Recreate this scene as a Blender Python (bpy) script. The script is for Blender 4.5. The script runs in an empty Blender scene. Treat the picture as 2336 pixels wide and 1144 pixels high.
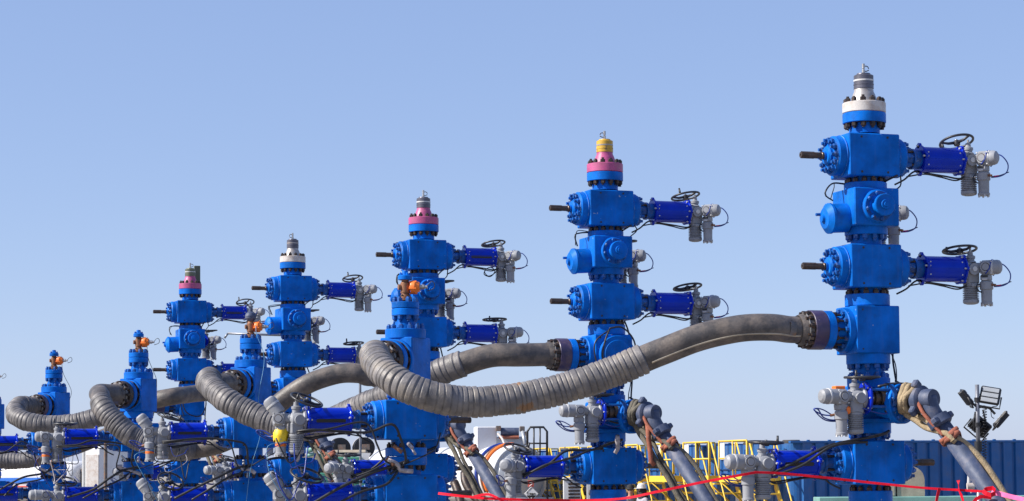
import bpy, bmesh, math, random
from mathutils import Vector, Matrix, Euler
random.seed(7)
R = math.radians
C = bpy.context.scene.collection
PI = math.pi
# ------------------------------------------------------------------ camera
W0, H0, F0 = 2336.0, 1144.0, 5270.0
PITCH, ROLL, EYE = R(3.3), R(0.45), 2.1
HOR = 1081.0
CY = HOR - F0*math.tan(PITCH)            # pixel row of the optical axis
fwd = Vector((0, math.cos(PITCH), math.sin(PITCH)))
rt0 = Vector((1, 0, 0)); up0 = Vector((0, -math.sin(PITCH), math.cos(PITCH)))
upv = up0*math.cos(ROLL) + rt0*math.sin(ROLL)
rtv = rt0*math.cos(ROLL) - up0*math.sin(ROLL)
CAM = Vector((0, 0, EYE))
def P(px, py, Y):
    """photo pixel + distance ahead -> world point"""
    d = fwd + rtv*((px-W0/2)/F0) + upv*((CY-py)/F0)
    return CAM + d*(Y/d.y)
cd = bpy.data.cameras.new('camera'); cam = bpy.data.objects.new('camera', cd); C.objects.link(cam)
cd.sensor_width = 36; cd.lens = 36*F0/W0; cd.shift_y = (CY-H0/2)/W0; cd.clip_end = 20000; cd.clip_start = .5
m = Matrix((rtv, upv, -fwd)).transposed().to_4x4(); m.translation = CAM
cam.matrix_world = m
bpy.context.scene.camera = cam

# ------------------------------------------------------------------ materials
def mat(name, col, rough=.5, metal=0, var=.12, vscale=6, dirt=None, dscale=9, dlo=.58, dhi=.72, damt=.6,
        chips=None, cscale=38, clo=.70, bump=.15, bscale=60, coat=0, streak=0, spec=.5, stretch=None, tint=None):
    M = bpy.data.materials.new(name); M.use_nodes = True
    nt = M.node_tree; N = nt.nodes; L = nt.links
    b = N['Principled BSDF']
    b.inputs['Roughness'].default_value = rough; b.inputs['Metallic'].default_value = metal
    b.inputs['Coat Weight'].default_value = coat; b.inputs['Coat Roughness'].default_value = .12
    b.inputs['Specular IOR Level'].default_value = spec
    if tint: b.inputs['Specular Tint'].default_value = (*tint, 1)
    tc = N.new('ShaderNodeTexCoord'); oi = N.new('ShaderNodeObjectInfo')
    mp = N.new('ShaderNodeVectorMath'); mp.operation = 'ADD'
    sc = N.new('ShaderNodeVectorMath'); sc.operation = 'SCALE'; sc.inputs['Scale'].default_value = 7
    cx = N.new('ShaderNodeCombineXYZ')
    for i in range(3): L.new(oi.outputs['Random'], cx.inputs[i])
    L.new(cx.outputs[0], sc.inputs[0]); L.new(tc.outputs['Object'], mp.inputs[0]); L.new(sc.outputs[0], mp.inputs[1])
    V = mp.outputs[0]
    def noise(scale, detail=4, rgh=.55, vec=V):
        n = N.new('ShaderNodeTexNoise'); n.inputs['Scale'].default_value = scale
        n.inputs['Detail'].default_value = detail; n.inputs['Roughness'].default_value = rgh
        L.new(vec, n.inputs['Vector']); return n.outputs['Fac']
    def ramp(f, lo, hi):
        r = N.new('ShaderNodeMapRange'); r.inputs['From Min'].default_value = lo; r.inputs['From Max'].default_value = hi
        L.new(f, r.inputs['Value']); return r.outputs['Result']
    def mix(fac, a, bcol, amt=1.0):
        mx = N.new('ShaderNodeMix'); mx.data_type = 'RGBA'
        if amt != 1.0:
            mm = N.new('ShaderNodeMath'); mm.operation = 'MULTIPLY'; mm.inputs[1].default_value = amt
            L.new(fac, mm.inputs[0]); fac = mm.outputs[0]
        L.new(fac, mx.inputs['Factor'])
        for s, val in ((6, a), (7, bcol)):
            if isinstance(val, (tuple, list)): mx.inputs[s].default_value = (*val, 1)
            else: L.new(val, mx.inputs[s])
        return mx.outputs[2]
    c1 = tuple(min(1, x*(1-var)) for x in col); c2 = tuple(min(1, x*(1+var)+.004*var) for x in col)
    n1 = noise(vscale, 5)
    cur = mix(ramp(n1, .3, .7), c1, c2)
    if streak:
        ms = N.new('ShaderNodeMapping'); ms.inputs['Scale'].default_value = stretch or (14, 14, 1.1); L.new(V, ms.inputs['Vector'])
        cur = mix(ramp(noise(1.5, 3, .6, ms.outputs[0]), .52, .8), cur, tuple(min(1, x*.6+.12) for x in col), streak)
    if dirt:
        cur = mix(ramp(noise(dscale, 7, .68), dlo, dhi), cur, dirt, damt)
    if chips:
        cur = mix(ramp(noise(cscale, 3, .5), clo, clo+.05), cur, chips)
    L.new(cur, b.inputs['Base Color'])
    rr = N.new('ShaderNodeMapRange'); rr.inputs['To Min'].default_value = max(.03, rough-.12); rr.inputs['To Max'].default_value = min(1, rough+.18)
    L.new(noise(vscale*2.3, 5), rr.inputs['Value']); L.new(rr.outputs[0], b.inputs['Roughness'])
    if bump:
        bp = N.new('ShaderNodeBump'); bp.inputs['Strength'].default_value = bump; bp.inputs['Distance'].default_value = .01
        L.new(noise(bscale, 4), bp.inputs['Height']); L.new(bp.outputs[0], b.inputs['Normal'])
    return M
MT = {
 'blue':  mat('blue_paint', (0, .116, .49), .44, spec=.26, tint=(.35, .6, 1), var=.34, vscale=3.4, dirt=(.022, .04, .085), dscale=5, dlo=.52, dhi=.85, damt=.55, chips=(.30, .36, .46), cscale=17, clo=.715, bump=.22, bscale=26, streak=.12),
 'dblue': mat('greasy_blue_paint', (0, .082, .34), .36, spec=.35, var=.35, vscale=8, dirt=(.05, .04, .035), dscale=14, dlo=.5, dhi=.68, damt=.75, chips=(.36, .42, .52), cscale=34, clo=.68, bump=.3),
 'worn':  mat('worn_paint_edge', (.16, .30, .52), .5, var=.4, vscale=22, dirt=(0, .1, .42), dscale=9, dlo=.42, dhi=.5, damt=1),
 'ultra': mat('ultramarine_gloss_paint', (0, .016, .40), .16, var=.15, vscale=5, spec=.8, tint=(.22, .42, 1), bump=.06, bscale=25, chips=(.3, .3, .42), cscale=26, clo=.75),
 'gray':  mat('actuator_gray_paint', (.25, .26, .285), .5, var=.12, dirt=(.16, .14, .12), dscale=10, dlo=.55, dhi=.8, damt=.5, bump=.1),
 'lgray': mat('light_gray_paint', (.52, .52, .52), .45, var=.1, dirt=(.2, .18, .16), damt=.4),
 'dark':  mat('blackened_bolt_steel', (.026, .02, .02), .45, .3, var=.4, vscale=20, dirt=(.16, .075, .035), dscale=24, dlo=.5, dhi=.66, damt=.65),
 'steel': mat('bare_steel', (.42, .41, .40), .35, .8, var=.2, dirt=(.16, .11, .07), damt=.5),
 'stem':  mat('greased_stem_steel', (.075, .055, .045), .38, .55, var=.4, vscale=14, dirt=(.17, .09, .05), dscale=12, dlo=.5, dhi=.7, damt=.6, stretch=(2, 20, 20), streak=.3),
 'black': mat('black_rubber', (.012, .013, .017), .45, var=.3),
 'wheel': mat('black_wheel_paint', (.02, .021, .027), .4, var=.35, dirt=(.1, .085, .08), damt=.5),
 'silver':mat('silver_aluminium_paint', (.36, .34, .33), .4, .35, var=.2, vscale=8, dirt=(.26, .17, .12), dscale=7, dlo=.5, dhi=.75, damt=.7),
 'white': mat('weathered_white_paint', (.50, .475, .46), .5, var=.08, dirt=(.30, .20, .14), dscale=7, dlo=.46, dhi=.72, damt=.75),
 'pink':  mat('magenta_pink_paint', (.40, .065, .19), .45, var=.2, dirt=(.3, .16, .15), dscale=8, dlo=.5, dhi=.75, damt=.6, streak=.15),
 'yellow':mat('chrome_yellow_paint', (.52, .31, .03), .45, var=.15, dirt=(.12, .08, .05), dscale=16, dlo=.52, dhi=.64, damt=.8),
 'collar':mat('dark_thread_collar', (.10, .10, .13), .4, .4, var=.3, dirt=(.12, .1, .07), damt=.6),
 'olive': mat('olive_collar', (.12, .13, .09), .45, .3, var=.3),
 'purple':mat('faded_purple_paint', (.045, .033, .085), .4, var=.3, vscale=7, dirt=(.16, .11, .1), dscale=8, dlo=.5, dhi=.72, damt=.6, chips=(.4, .38, .4), clo=.72),
 'brown': mat('rusty_brown_brass', (.23, .105, .055), .5, .35, var=.3, dirt=(.07, .035, .02), damt=.7),
 'orange':mat('safety_orange_paint', (.80, .17, .015), .45, var=.12, dirt=(.2, .07, .03), damt=.4),
 'rubber':mat('dusty_black_rubber', (.062, .056, .055), .5, var=.3, vscale=5, dirt=(.25, .20, .16), dscale=4.5, dlo=.43, dhi=.75, damt=.7, bump=.4, bscale=40),
 'wrap':  mat('grey_spiral_wrap', (.128, .120, .122), .47, spec=.5, var=.4, vscale=6, dirt=(.26, .225, .185), dscale=5, dlo=.46, dhi=.68, damt=.75, chips=(.20, .11, .055), cscale=3.0, clo=.67, bump=.35, bscale=50),
 'wrap2': mat('grey_spiral_wrap_dark', (.108, .102, .106), .48, spec=.5, var=.4, vscale=6, dirt=(.24, .21, .18), dscale=6, dlo=.5, dhi=.75, damt=.7, bump=.35, bscale=50),
 'khaki': mat('khaki_rope', (.30, .23, .14), .85, var=.3, vscale=12, dirt=(.1, .075, .05), damt=.6, bump=.8, bscale=60),
 'olrope':mat('grimy_olive_rope', (.10, .09, .07), .85, var=.35, vscale=12, dirt=(.28, .24, .18), damt=.6, bump=.8, bscale=60),
 'redsl': mat('rust_red_webbing', (.27, .085, .05), .8, var=.3, vscale=12, dirt=(.12, .05, .04), damt=.5, bump=.5),
 'slate': mat('slate_blue_steel', (.040, .058, .115), .58, .05, var=.3, vscale=6, dirt=(.17, .15, .15), dscale=6, dlo=.5, dhi=.75, damt=.7, streak=.2),
 'tape':  mat('red_barrier_tape', (.62, .004, .022), .6, var=.25, spec=.2, bump=.3),
 'ptape': mat('pink_faded_tape', (.75, .13, .30), .4, var=.2, bump=.1),
 'bcable':mat('blue_cable_jacket', (.01, .035, .25), .35, var=.2),
 'ltube': mat('pale_blue_tubing', (.08, .25, .42), .35, var=.15),
 'sleeve':mat('grey_plastic_sleeve', (.36, .33, .35), .5, var=.4, vscale=18, dirt=(.12, .08, .05), damt=.5),
 'ybag':  mat('yellow_plastic_bag', (.78, .54, .02), .45, var=.15, bump=.6, bscale=14),
 'tank':  mat('frac_tank_blue', (.005, .09, .29), .45, var=.16, vscale=2, dirt=(.09, .08, .08), dscale=2, dlo=.5, dhi=.75, damt=.6, streak=.35, stretch=(5, 5, .4), chips=(.16, .075, .04), cscale=5, clo=.70),
 'rail':  mat('safety_yellow_rail', (.72, .47, .04), .45, var=.12, dirt=(.25, .14, .06), damt=.4),
 'twhite':mat('tanker_white', (.64, .64, .65), .4, var=.05, vscale=2, dirt=(.42, .38, .34), dscale=2.5, dlo=.55, dhi=.85, damt=.5, streak=.12, stretch=(5, 5, .5)),
 'tgray': mat('tanker_end_gray', (.44, .46, .48), .35, .35, var=.08, vscale=2, dirt=(.25, .24, .22), dscale=3, damt=.4),
 'stripe':mat('blue_stripe_paint', (.02, .14, .55), .4, var=.06),
 'rstripe':mat('red_stripe_paint', (.6, .09, .06), .4, var=.1),
 'green': mat('green_machine_paint', (.05, .22, .15), .45, var=.2, dirt=(.1, .09, .07), damt=.5),
 'pgreen':mat('pale_green_steel', (.16, .33, .29), .5, var=.15, vscale=3, dirt=(.2, .18, .14), dscale=4, damt=.5, streak=.2),
 'tan':   mat('tan_canvas', (.35, .30, .23), .8, var=.2, dirt=(.16, .13, .1), damt=.5, bump=.4),
 'skin':  mat('skin', (.42, .24, .17), .5, var=.05, bump=0),
 'jgray': mat('grey_work_jacket', (.34, .33, .38), .85, var=.2, vscale=9, bump=.3),
 'jslate':mat('slate_work_shirt', (.20, .21, .26), .85, var=.25, vscale=9, bump=.3),
 'navy':  mat('navy_trousers', (.03, .035, .06), .85, var=.2, bump=.2),
 'cloth': mat('black_cloth', (.015, .014, .016), .8, var=.3, bump=.2),
 'hat':   mat('white_hard_hat', (.62, .60, .60), .35, var=.1, dirt=(.2, .15, .12), damt=.4),
 'lens':  mat('led_lens', (.36, .38, .40), .2, var=.1, coat=.5),
 'pole':  mat('galvanised_pole', (.20, .21, .24), .4, .5, var=.25, dirt=(.1, .09, .08), damt=.4),
 'mach':  mat('grimy_machinery', (.13, .11, .10), .55, .2, var=.5, vscale=9, dirt=(.25, .13, .08), dscale=10, dlo=.48, dhi=.6, damt=.7),
 'deck':  mat('dark_deck_grating', (.035, .032, .03), .6, var=.3),
}
# ------------------------------------------------------------------ mesh builder
def axisM(origin, d):
    """matrix whose z axis points along d"""
    q = Vector((0, 0, 1)).rotation_difference(Vector(d).normalized())
    return Matrix.Translation(Vector(origin)) @ q.to_matrix().to_4x4()
MX = axisM((0, 0, 0), (1, 0, 0))
class MB:
    def __init__(s): s.v = []; s.f = []; s.mi = []; s.sm = []; s.M = Matrix(); s.mats = []; s.cur = 0
    def mat(s, k):
        if k not in s.mats: s.mats.append(k)
        s.cur = s.mats.index(k); return s
    def at(s, M=None): s.M = M if M is not None else Matrix(); return s
    def add(s, vs, fs, smooth=False):
        o = len(s.v); s.v += [s.M @ Vector(p) for p in vs]
        for f in fs: s.f.append([i+o for i in f]); s.mi.append(s.cur); s.sm.append(smooth)
        return s
    def strip(s, r0, z0, r1, z1, n=32):
        vs = []; fs = []
        for i in range(n):
            a = 2*PI*i/n; c, d = math.cos(a), math.sin(a)
            vs += [(r0*c, r0*d, z0), (r1*c, r1*d, z1)]
        for i in range(n):
            j = (i+1) % n; fs.append((2*i, 2*j, 2*j+1, 2*i+1))
        return s.add(vs, fs, True)
    def rev(s, prof, n=32):
        """surface of revolution about z; sharp corners split"""
        grp = [[prof[0]]]
        for i in range(1, len(prof)):
            grp[-1].append(prof[i])
            if i < len(prof)-1:
                a = Vector(prof[i])-Vector(prof[i-1]); b = Vector(prof[i+1])-Vector(prof[i])
                if a.length > 1e-9 and b.length > 1e-9 and a.angle(b) > R(26): grp.append([prof[i]])
        for g in grp:
            if len(g) < 2: continue
            vs = []; fs = []; k = len(g)
            for i in range(n):
                a = 2*PI*i/n; c, d = math.cos(a), math.sin(a)
                vs += [(r*c, r*d, z) for r, z in g]
            for i in range(n):
                j = (i+1) % n
                for t in range(k-1):
                    q = (i*k+t, j*k+t, j*k+t+1, i*k+t+1)
                    if g[t][0] < 1e-6: q = (i*k+t, j*k+t+1, i*k+t+1)
                    elif g[t+1][0] < 1e-6: q = (i*k+t, j*k+t, i*k+t+1)
                    fs.append(q)
            s.add(vs, fs, True)
        return s
    def disc(s, z0, z1, r, c=.006, ri=0, n=40):
        return s.rev([(ri, z0), (r-c, z0), (r, z0+c), (r, z1-c), (r-c, z1), (ri, z1)], n)
    def cyl(s, p0, p1, r0, r1=None, n=12, caps=True):
        r1 = r0 if r1 is None else r1
        p0 = Vector(p0); p1 = Vector(p1); old = s.M; h = (p1-p0).length
        s.M = old @ axisM(p0, p1-p0)
        s.rev([(0, 0), (r0, 0), (r1, h), (0, h)] if caps else [(r0, 0), (r1, h)], n)
        s.M = old; return s
    def box(s, c, d, ch=.01):
        x, y, z = c; a, b, h = d[0]/2, d[1]/2, d[2]/2
        ch = min(ch, a*.9, b*.9, h*.9)
        vs = []; idx = {}
        for sx in (-1, 1):
            for sy in (-1, 1):
                for sz in (-1, 1):
                    for ax in range(3):
                        p = [sx*(a-ch), sy*(b-ch), sz*(h-ch)]
                        p[ax] = (sx*a, sy*b, sz*h)[ax]
                        idx[(sx, sy, sz, ax)] = len(vs); vs.append((x+p[0], y+p[1], z+p[2]))
        fs = []
        def key(ax, sgn, t): # corner signs from axis
            r = [0, 0, 0]; r[ax] = sgn; o = [i for i in range(3) if i != ax]; r[o[0]], r[o[1]] = t; return tuple(r)
        for ax in range(3):
            for sg in (-1, 1):
                fs.append([idx[key(ax, sg, t)+(ax,)] for t in ((-1, -1), (1, -1), (1, 1), (-1, 1))])
        for ax in range(3):
            o = [i for i in range(3) if i != ax]
            for s0 in (-1, 1):
                for s1 in (-1, 1):
                    k = []
                    for e in (-1, 1):
                        r = [0, 0, 0]; r[ax] = e; r[o[0]] = s0; r[o[1]] = s1; k.append(tuple(r))
                    fs.append([idx[k[0]+(o[0],)], idx[k[1]+(o[0],)], idx[k[1]+(o[1],)], idx[k[0]+(o[1],)]])
        for sx in (-1, 1):
            for sy in (-1, 1):
                for sz in (-1, 1): fs.append([idx[(sx, sy, sz, i)] for i in range(3)])
        o = len(s.v); s.add(vs, [])
        cen = s.M @ Vector(c)
        for f in fs:
            g = [i+o for i in f]
            n = (s.v[g[1]]-s.v[g[0]]).cross(s.v[g[2]]-s.v[g[0]])
            mid = sum((s.v[i] for i in g), Vector())/len(g)
            if n.dot(mid-cen) < 0: g.reverse()
            s.f.append(g); s.mi.append(s.cur); s.sm.append(False)
        return s
    def nuts(s, Rr, z0, z1, n=12, r=.033, stud=.012, ph=.0, dirn=1):
        """hex nuts with stud tips on a circle about z, from z0 outward to z1"""
        old = s.M; e_ = .006 if z1 > z0 else -.006; rg = [(Rr-r*.9, z0), (Rr-r*.9, z0+e_), (Rr+r*.9, z0+e_), (Rr+r*.9, z0)]
        s.rev(rg[::-1] if z1 > z0 else rg, 32)
        for i in range(n):
            a = ph+2*PI*i/n
            s.M = old @ Matrix.Translation((Rr*math.cos(a), Rr*math.sin(a), 0))
            j = random.uniform(0, 1)
            vs = []; h0, h1 = z0, z1; e = (h1-h0)
            for k in range(6):
                t = j+k*PI/3; vs += [(r*math.cos(t), r*math.sin(t), h0), (r*math.cos(t), r*math.sin(t), h0+e*.85), (.82*r*math.cos(t), .82*r*math.sin(t), h1)]
            fs = []
            for k in range(6):
                q = (k+1) % 6; A = (3*k, 3*q, 3*q+1, 3*k+1); B = (3*k+1, 3*q+1, 3*q+2, 3*k+2)
                if e < 0: A = A[::-1]; B = B[::-1]
                fs += [A, B]
            top = [3*k+2 for k in range(6)]; fs.append(top if e > 0 else top[::-1])
            s.add(vs, fs)
            sg = 1 if e > 0 else -1
            if stud: s.cyl((0, 0, h1-.002*sg), (0, 0, h1+sg*stud*random.uniform(.4, 1.3)), r*.55, n=8)
        s.M = old; return s
    def tube(s, pts, r, n=8, closed=False, caps=True):
        pts = [Vector(p) for p in pts]; k = len(pts); vs = []; fs = []
        up = Vector((0, 0, 1)); prev = None
        for i, p in enumerate(pts):
            if closed: t = (pts[(i+1) % k]-pts[i-1]).normalized()
            else: t = (pts[min(i+1, k-1)]-pts[max(i-1, 0)]).normalized()
            if prev is None:
                a = t.orthogonal().normalized()
            else:
                a = (prev-t*prev.dot(t)).normalized()
            prev = a; b = t.cross(a)
            rr = r[i] if isinstance(r, (list, tuple)) else r
            for q in range(n):
                an = 2*PI*q/n; vs.append(p+(a*math.cos(an)+b*math.sin(an))*rr)
        m = k if closed else k-1
        for i in range(m):
            j = (i+1) % k
            for q in range(n):
                w = (q+1) % n; fs.append((i*n+q, i*n+w, j*n+w, j*n+q))
        if not closed and caps: fs += [list(range(n))[::-1], [(k-1)*n+q for q in range(n)]]
        return s.add(vs, fs, True)
    def ring(s, Rr, r, c=(0, 0, 0), n=36, m=8):
        return s.tube([(c[0]+Rr*math.cos(2*PI*i/n), c[1]+Rr*math.sin(2*PI*i/n), c[2]) for i in range(n)], r, m, True)
    def prism(s, outline, y0, y1):
        """outline in x,z extruded along y"""
        k = len(outline)
        vs = [(x, y0, z) for x, z in outline]+[(x, y1, z) for x, z in outline]
        fs = [list(range(k)), list(range(2*k-1, k-1, -1))]+[(i, i+k, (i+1) % k+k, (i+1) % k) for i in range(k)]
        return s.add(vs, fs)
    def mesh(s, name):
        me = bpy.data.meshes.new(name); me.from_pydata([tuple(v) for v in s.v], [], s.f)
        for k in s.mats: me.materials.append(MT[k])
        me.polygons.foreach_set('material_index', s.mi); me.polygons.foreach_set('use_smooth', s.sm)
        me.update(); return me
CACHE = {}
def cached(key, fn, name):
    if key not in CACHE:
        mb = MB(); fn(mb); CACHE[key] = mb.mesh(name)
    return CACHE[key]
def ob(name, me, parent=None, loc=(0, 0, 0), rot=(0, 0, 0), label=None):
    if isinstance(me, MB): me = me.mesh(name)
    o = bpy.data.objects.new(name, me); C.objects.link(o); o.location = loc; o.rotation_euler = rot
    if parent: o.parent = parent
    if label: o['label'] = label
    return o
def tag(o, label, cat, group=None):
    o['label'] = label; o['category'] = cat
    if group: o['group'] = group
    return o
def empty(name, loc, rz=0, label='', cat='', group=None):
    o = bpy.data.objects.new(name, None); C.objects.link(o); o.location = loc; o.rotation_euler = (0, 0, rz)
    o.empty_display_size = .3
    return tag(o, label, cat, group)
def spline(pts, step=.05, closed=False):
    """Catmull-Rom through pts, resampled every `step` metres"""
    pts = [Vector(p) for p in pts]; dense = []
    n = len(pts)
    for i in range(n-1):
        p0 = pts[max(i-1, 0)]; p1 = pts[i]; p2 = pts[i+1]; p3 = pts[min(i+2, n-1)]
        for k in range(24):
            t = k/24; dense.append(.5*((2*p1)+(p2-p0)*t+(2*p0-5*p1+4*p2-p3)*t*t+(3*p1-p0-3*p2+p3)*t**3))
    dense.append(pts[-1])
    out = [dense[0]]; acc = 0
    for a, b in zip(dense, dense[1:]):
        d = (b-a).length
        while acc+d >= step and d > 1e-9:
            a = a+(b-a)*((step-acc)/d); out.append(a.copy()); d = (b-a).length; acc = 0
        acc += d
    out.append(dense[-1]); return out
JIT = [0.0]
jr = random.Random(11)
def cable(name, pts, r, mk, parent=None, n=6, step=.04):
    if JIT[0]: pts = [pts[0]]+[Vector(p)+Vector((jr.gauss(0, 1), jr.gauss(0, .35), jr.gauss(0, 1)))*JIT[0] for p in pts[1:-1]]+[pts[-1]]
    mb = MB().mat(mk); mb.tube(spline(pts, step), r, n); return ob(name, mb, parent)
# ------------------------------------------------------------------ shared tree parts
Y1 = 27.2
def zt(y): return P(1980, y, Y1).z
def zb(y): return P(1980, y, Y1-.30).z
BW, BD = .66, .51
def hexplugs(mb, pts, yf, r=.014):
    mb.mat('black')
    for x, z in pts: mb.cyl((x, yf+.02, z), (x, yf-.003, z), r, n=10)
def gate_block(mb, h=.5):
    mb.mat('blue').box((0, 0, 0), (BW, BD, h), .012)
    q = [(sx*.17, sz*(h/2-.045)) for sx in (-1, 1) for sz in (-1, 1)]
    hexplugs(mb, q, -BD/2); 
    mb.M = Matrix.Rotation(PI, 4, 'Z'); hexplugs(mb, q, -BD/2); mb.M = Matrix()
def bonnet(mb, sgn):
    mb.M = axisM((0, 0, 0), (sgn, 0, 0)); mb.mat('blue')
    mb.rev([(.245, .328), (.245, .345), (.235, .35), (.235, .43), (.215, .455), (.15, .455), (.145, .47), (.115, .47), (.115, .50), (.098, .52), (.05, .52), (.05, .545), (0, .545)], 40)
    mb.mat('worn').ring(.2445, .0035, (0, 0, .346), 44, 5).ring(.2155, .003, (0, 0, .4545), 40, 5)
    mb.mat('dark').cyl((.236*math.cos(.5), .236*math.sin(.5), .39), (.245*math.cos(.5), .245*math.sin(.5), .39), .016, n=8)
def bonnet_nuts(mb, sgn):
    mb.M = axisM((0, 0, 0), (sgn, 0, 0)); mb.mat('dblue').nuts(.182, .45, .498, 12, .036, .03)
def stem(mb):
    mb.M = axisM((0, 0, 0), (-1, 0, 0)); mb.mat('stem')
    mb.rev([(.044, .54), (.044, .57), (.038, .575), (.038, .83), (.034, .84), (.012, .84), (.012, .815), (0, .815)], 16)
    for k in range(7):
        a = k*2*PI/7; mb.cyl((.037*math.cos(a), .037*math.sin(a), .66), (.037*math.cos(a), .037*math.sin(a), .832), .006, n=6)
def ears(mb, x0, x1, r, er, angs, bolts=True):
    for a in angs:
        c, s = math.cos(a)*r, math.sin(a)*r
        mb.mat('ultra').cyl((x0, c, s), (x1, c, s), er, n=16)
        if bolts: mb.mat('lgray').cyl((x0-.022, c, s), (x1+.02, c, s), .0115, n=6)
def actuator_body(mb, slot=0):
    mb.M = Matrix(); 
    mb.at(MX).mat('dblue').rev([(.10, .52), (.10, .60), (.125, .60), (.125, .63), (.112, .64), (.112, .715), (.15, .715)], 28)
    mb.at().mat('dblue')
    for k in range(4):
        a = PI/4+k*PI/2; mb.mat('dark').cyl((.5, .11*math.cos(a), .11*math.sin(a)), (.6, .11*math.cos(a), .11*math.sin(a)), .016, n=8)
    mb.at(MX).mat('ultra')
    mb.rev([(.06, .712), (.165, .712), (.170, .716), (.170, .736), (.165, .741), (.153, .745), (.153, 1.235), (.166, 1.239), (.172, 1.243), (.172, 1.262), (.168, 1.266), (.05, 1.266)], 48)
    mb.at()
    ears(mb, .712, .741, .166, .034, [PI/2, -PI/2, .15, PI-.15])
    ears(mb, 1.239, 1.266, .163, .03, [k*PI/3 for k in range(6)])
    for z in (.075, -.075):
        for x in (.775, 1.2):
            y = math.sqrt(.153**2-z*z); mb.mat('lgray').cyl((x, -y+.004, z), (x, -y-.006, z), .009, n=6)
    # seam of the split cover
    mb.mat('ultra').box((.99, -.1535, -.0), (.44, .006, .008), .002)
    if slot:
        mb.mat('black'); sgn = slot; n = 10; vs = []; fs = []
        out = [(-.165+.0, 0)]
        o = []
        for k in range(9): a = PI/2+k*PI/8; o.append((-.165+.027*math.cos(a), .027*math.sin(a)))
        for k in range(9): a = -PI/2+k*PI/8; o.append((.165+.027*math.cos(a), .027*math.sin(a)))
        for x, t in o:
            z = t-.012; vs.append((.985+x, sgn*(math.sqrt(.153**2-z*z)+.003), z))
        mb.add(vs, [list(range(len(vs)))[::(1 if sgn < 0 else -1)]])
        mb.mat('ultra').tube([(v[0], v[1]-sgn*.001, v[2]) for v in vs], .005, 6, True)
def gearbox(mb):
    mb.at(MX).mat('gray').rev([(.06, -.115), (.12, -.115), (.125, -.105), (.125, -.085), (.105, -.07), (.10, .02), (.085, .06), (.05, .085), (0, .09)], 28)
    mb.at().mat('gray').rev([(.05, .05), (.05, .13), (.06, .135), (.06, .165), (.035, .175), (.03, .22), (0, .22)], 20)
    mb.box((0, 0, -.10), (.17, .16, .15), .02)
    mb.box((0, -.01, .07), (.10, .12, .07), .015)
    mb.cyl((-.02, -.09, .0), (-.02, -.135, .0), .07, n=22).mat('lgray').cyl((-.02, -.13, 0), (-.02, -.15, 0), .03, n=16).mat('dark').box((.0, -.072, .075), (.05, .004, .02), .001)
    mb.mat('gray').cyl((-.02, .09, .0), (-.02, .135, .0), .062, n=20)
    mb.mat('lgray')
    for k in range(8):
        a = k*PI/4+.2; mb.cyl((-.115, .112*math.cos(a), .112*math.sin(a)), (-.075, .112*math.cos(a), .112*math.sin(a)), .009, n=6)
    mb.mat('steel').cyl((0, 0, .21), (0, 0, .262), .014, n=8)
def motor(mb):
    mb.at().mat('gray'); pr = [(.0, -.165), (.09, -.165), (.09, -.19)]
    z = -.19
    for k in range(8): pr += [(.078, z), (.097, z-.004), (.097, z-.011), (.078, z-.015)]; z -= .0215
    pr += [(.097, z), (.096, z-.03), (.085, z-.045), (.05, z-.055), (0, z-.057)]
    mb.rev([(r, zz) for r, zz in reversed(pr)], 32)
    mb.box((0, -.075, -.19), (.08, .06, .05), .01)
def control_head(mb, band=0, kind='long'):
    hm = {'long': axisM((0, 0, .02), (1, 0, 0)), 'short': axisM((0, 0, .02), (1, 0, 0)) @ Matrix.Translation((0, 0, -.01)), 'up': axisM((.06, 0, -.11), (.62, 0, .8))}[kind]
    e = -.09 if kind == 'short' else 0
    mb.at().mat('gray').cyl((.07, 0, .02), (.13, 0, .02), .062, n=20)
    mb.box((.205, 0, .015), (.155, .17, .175), .03)
    for q in (-1, 1):
        mb.cyl((.205, q*.082, .02), (.205, q*.10, .02), .066, n=26)
        mb.mat('dark').cyl((.205, q*.10, .02), (.205, q*.102, .02), .05, n=22); mb.mat('gray').cyl((.205, q*.10, .02), (.205, q*.109, .02), .042, n=22)
        mb.mat('lgray')
        for k in range(4): mb.cyl((.205+.064*(1 if k % 2 else -1), q*.08, .015+.07*(1 if k > 1 else -1)), (.205+.064*(1 if k % 2 else -1), q*.09, .015+.07*(1 if k > 1 else -1)), .009, n=6)
        mb.mat('gray')
    mb.at(hm).rev([(.0, .24), (.082, .24), (.088, .25), (.088, .36+e)], 30)
    mb.mat('lgray').rev([(.088, .36+e), (.093, .362+e), (.093, .382+e), (.088, .384+e)], 30)
    mb.mat('gray').rev([(.088, .384+e), (.088, .425+e), (.078, .455+e), (.05, .475+e), (0, .48+e)], 30)
    mb.at().cyl((.19, 0, -.06), (.19, 0, -.15), .058, n=18)
    mb.box((.19, -.01, -.105), (.12, .13, .07), .012)
    mb.mat('black').box((.185, -.0755, -.09), (.08, .006, .026), .002)
    mb.mat('lgray').box((.185, -.0755, -.125), (.06, .006, .018), .002)
    mb.mat('gray').at(Matrix.Translation((.19, 0, 0)))
    mb.rev([(0, -.43), (.066, -.43), (.072, -.422), (.072, -.40), (.064, -.394), (.066, -.25), (.08, -.242), (.08, -.16), (.062, -.14), (0, -.14)], 28)
    mb.mat('lgray')
    for k in range(6):
        a = k*PI/3; mb.cyl((.062*math.cos(a), .062*math.sin(a), -.445), (.062*math.cos(a), .062*math.sin(a), -.42), .012, n=6)
    if band: mb.mat('orange').rev([(.065, -.32), (.0675, -.32), (.0675, -.285), (.065, -.285)], 26)
    mb.at().mat('brown').cyl((.26, -.03, -.19), (.31, -.05, -.20), .016, n=8).mat('steel').cyl((.12, -.05, -.20), (.07, -.07, -.20), .016, n=8)
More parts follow.
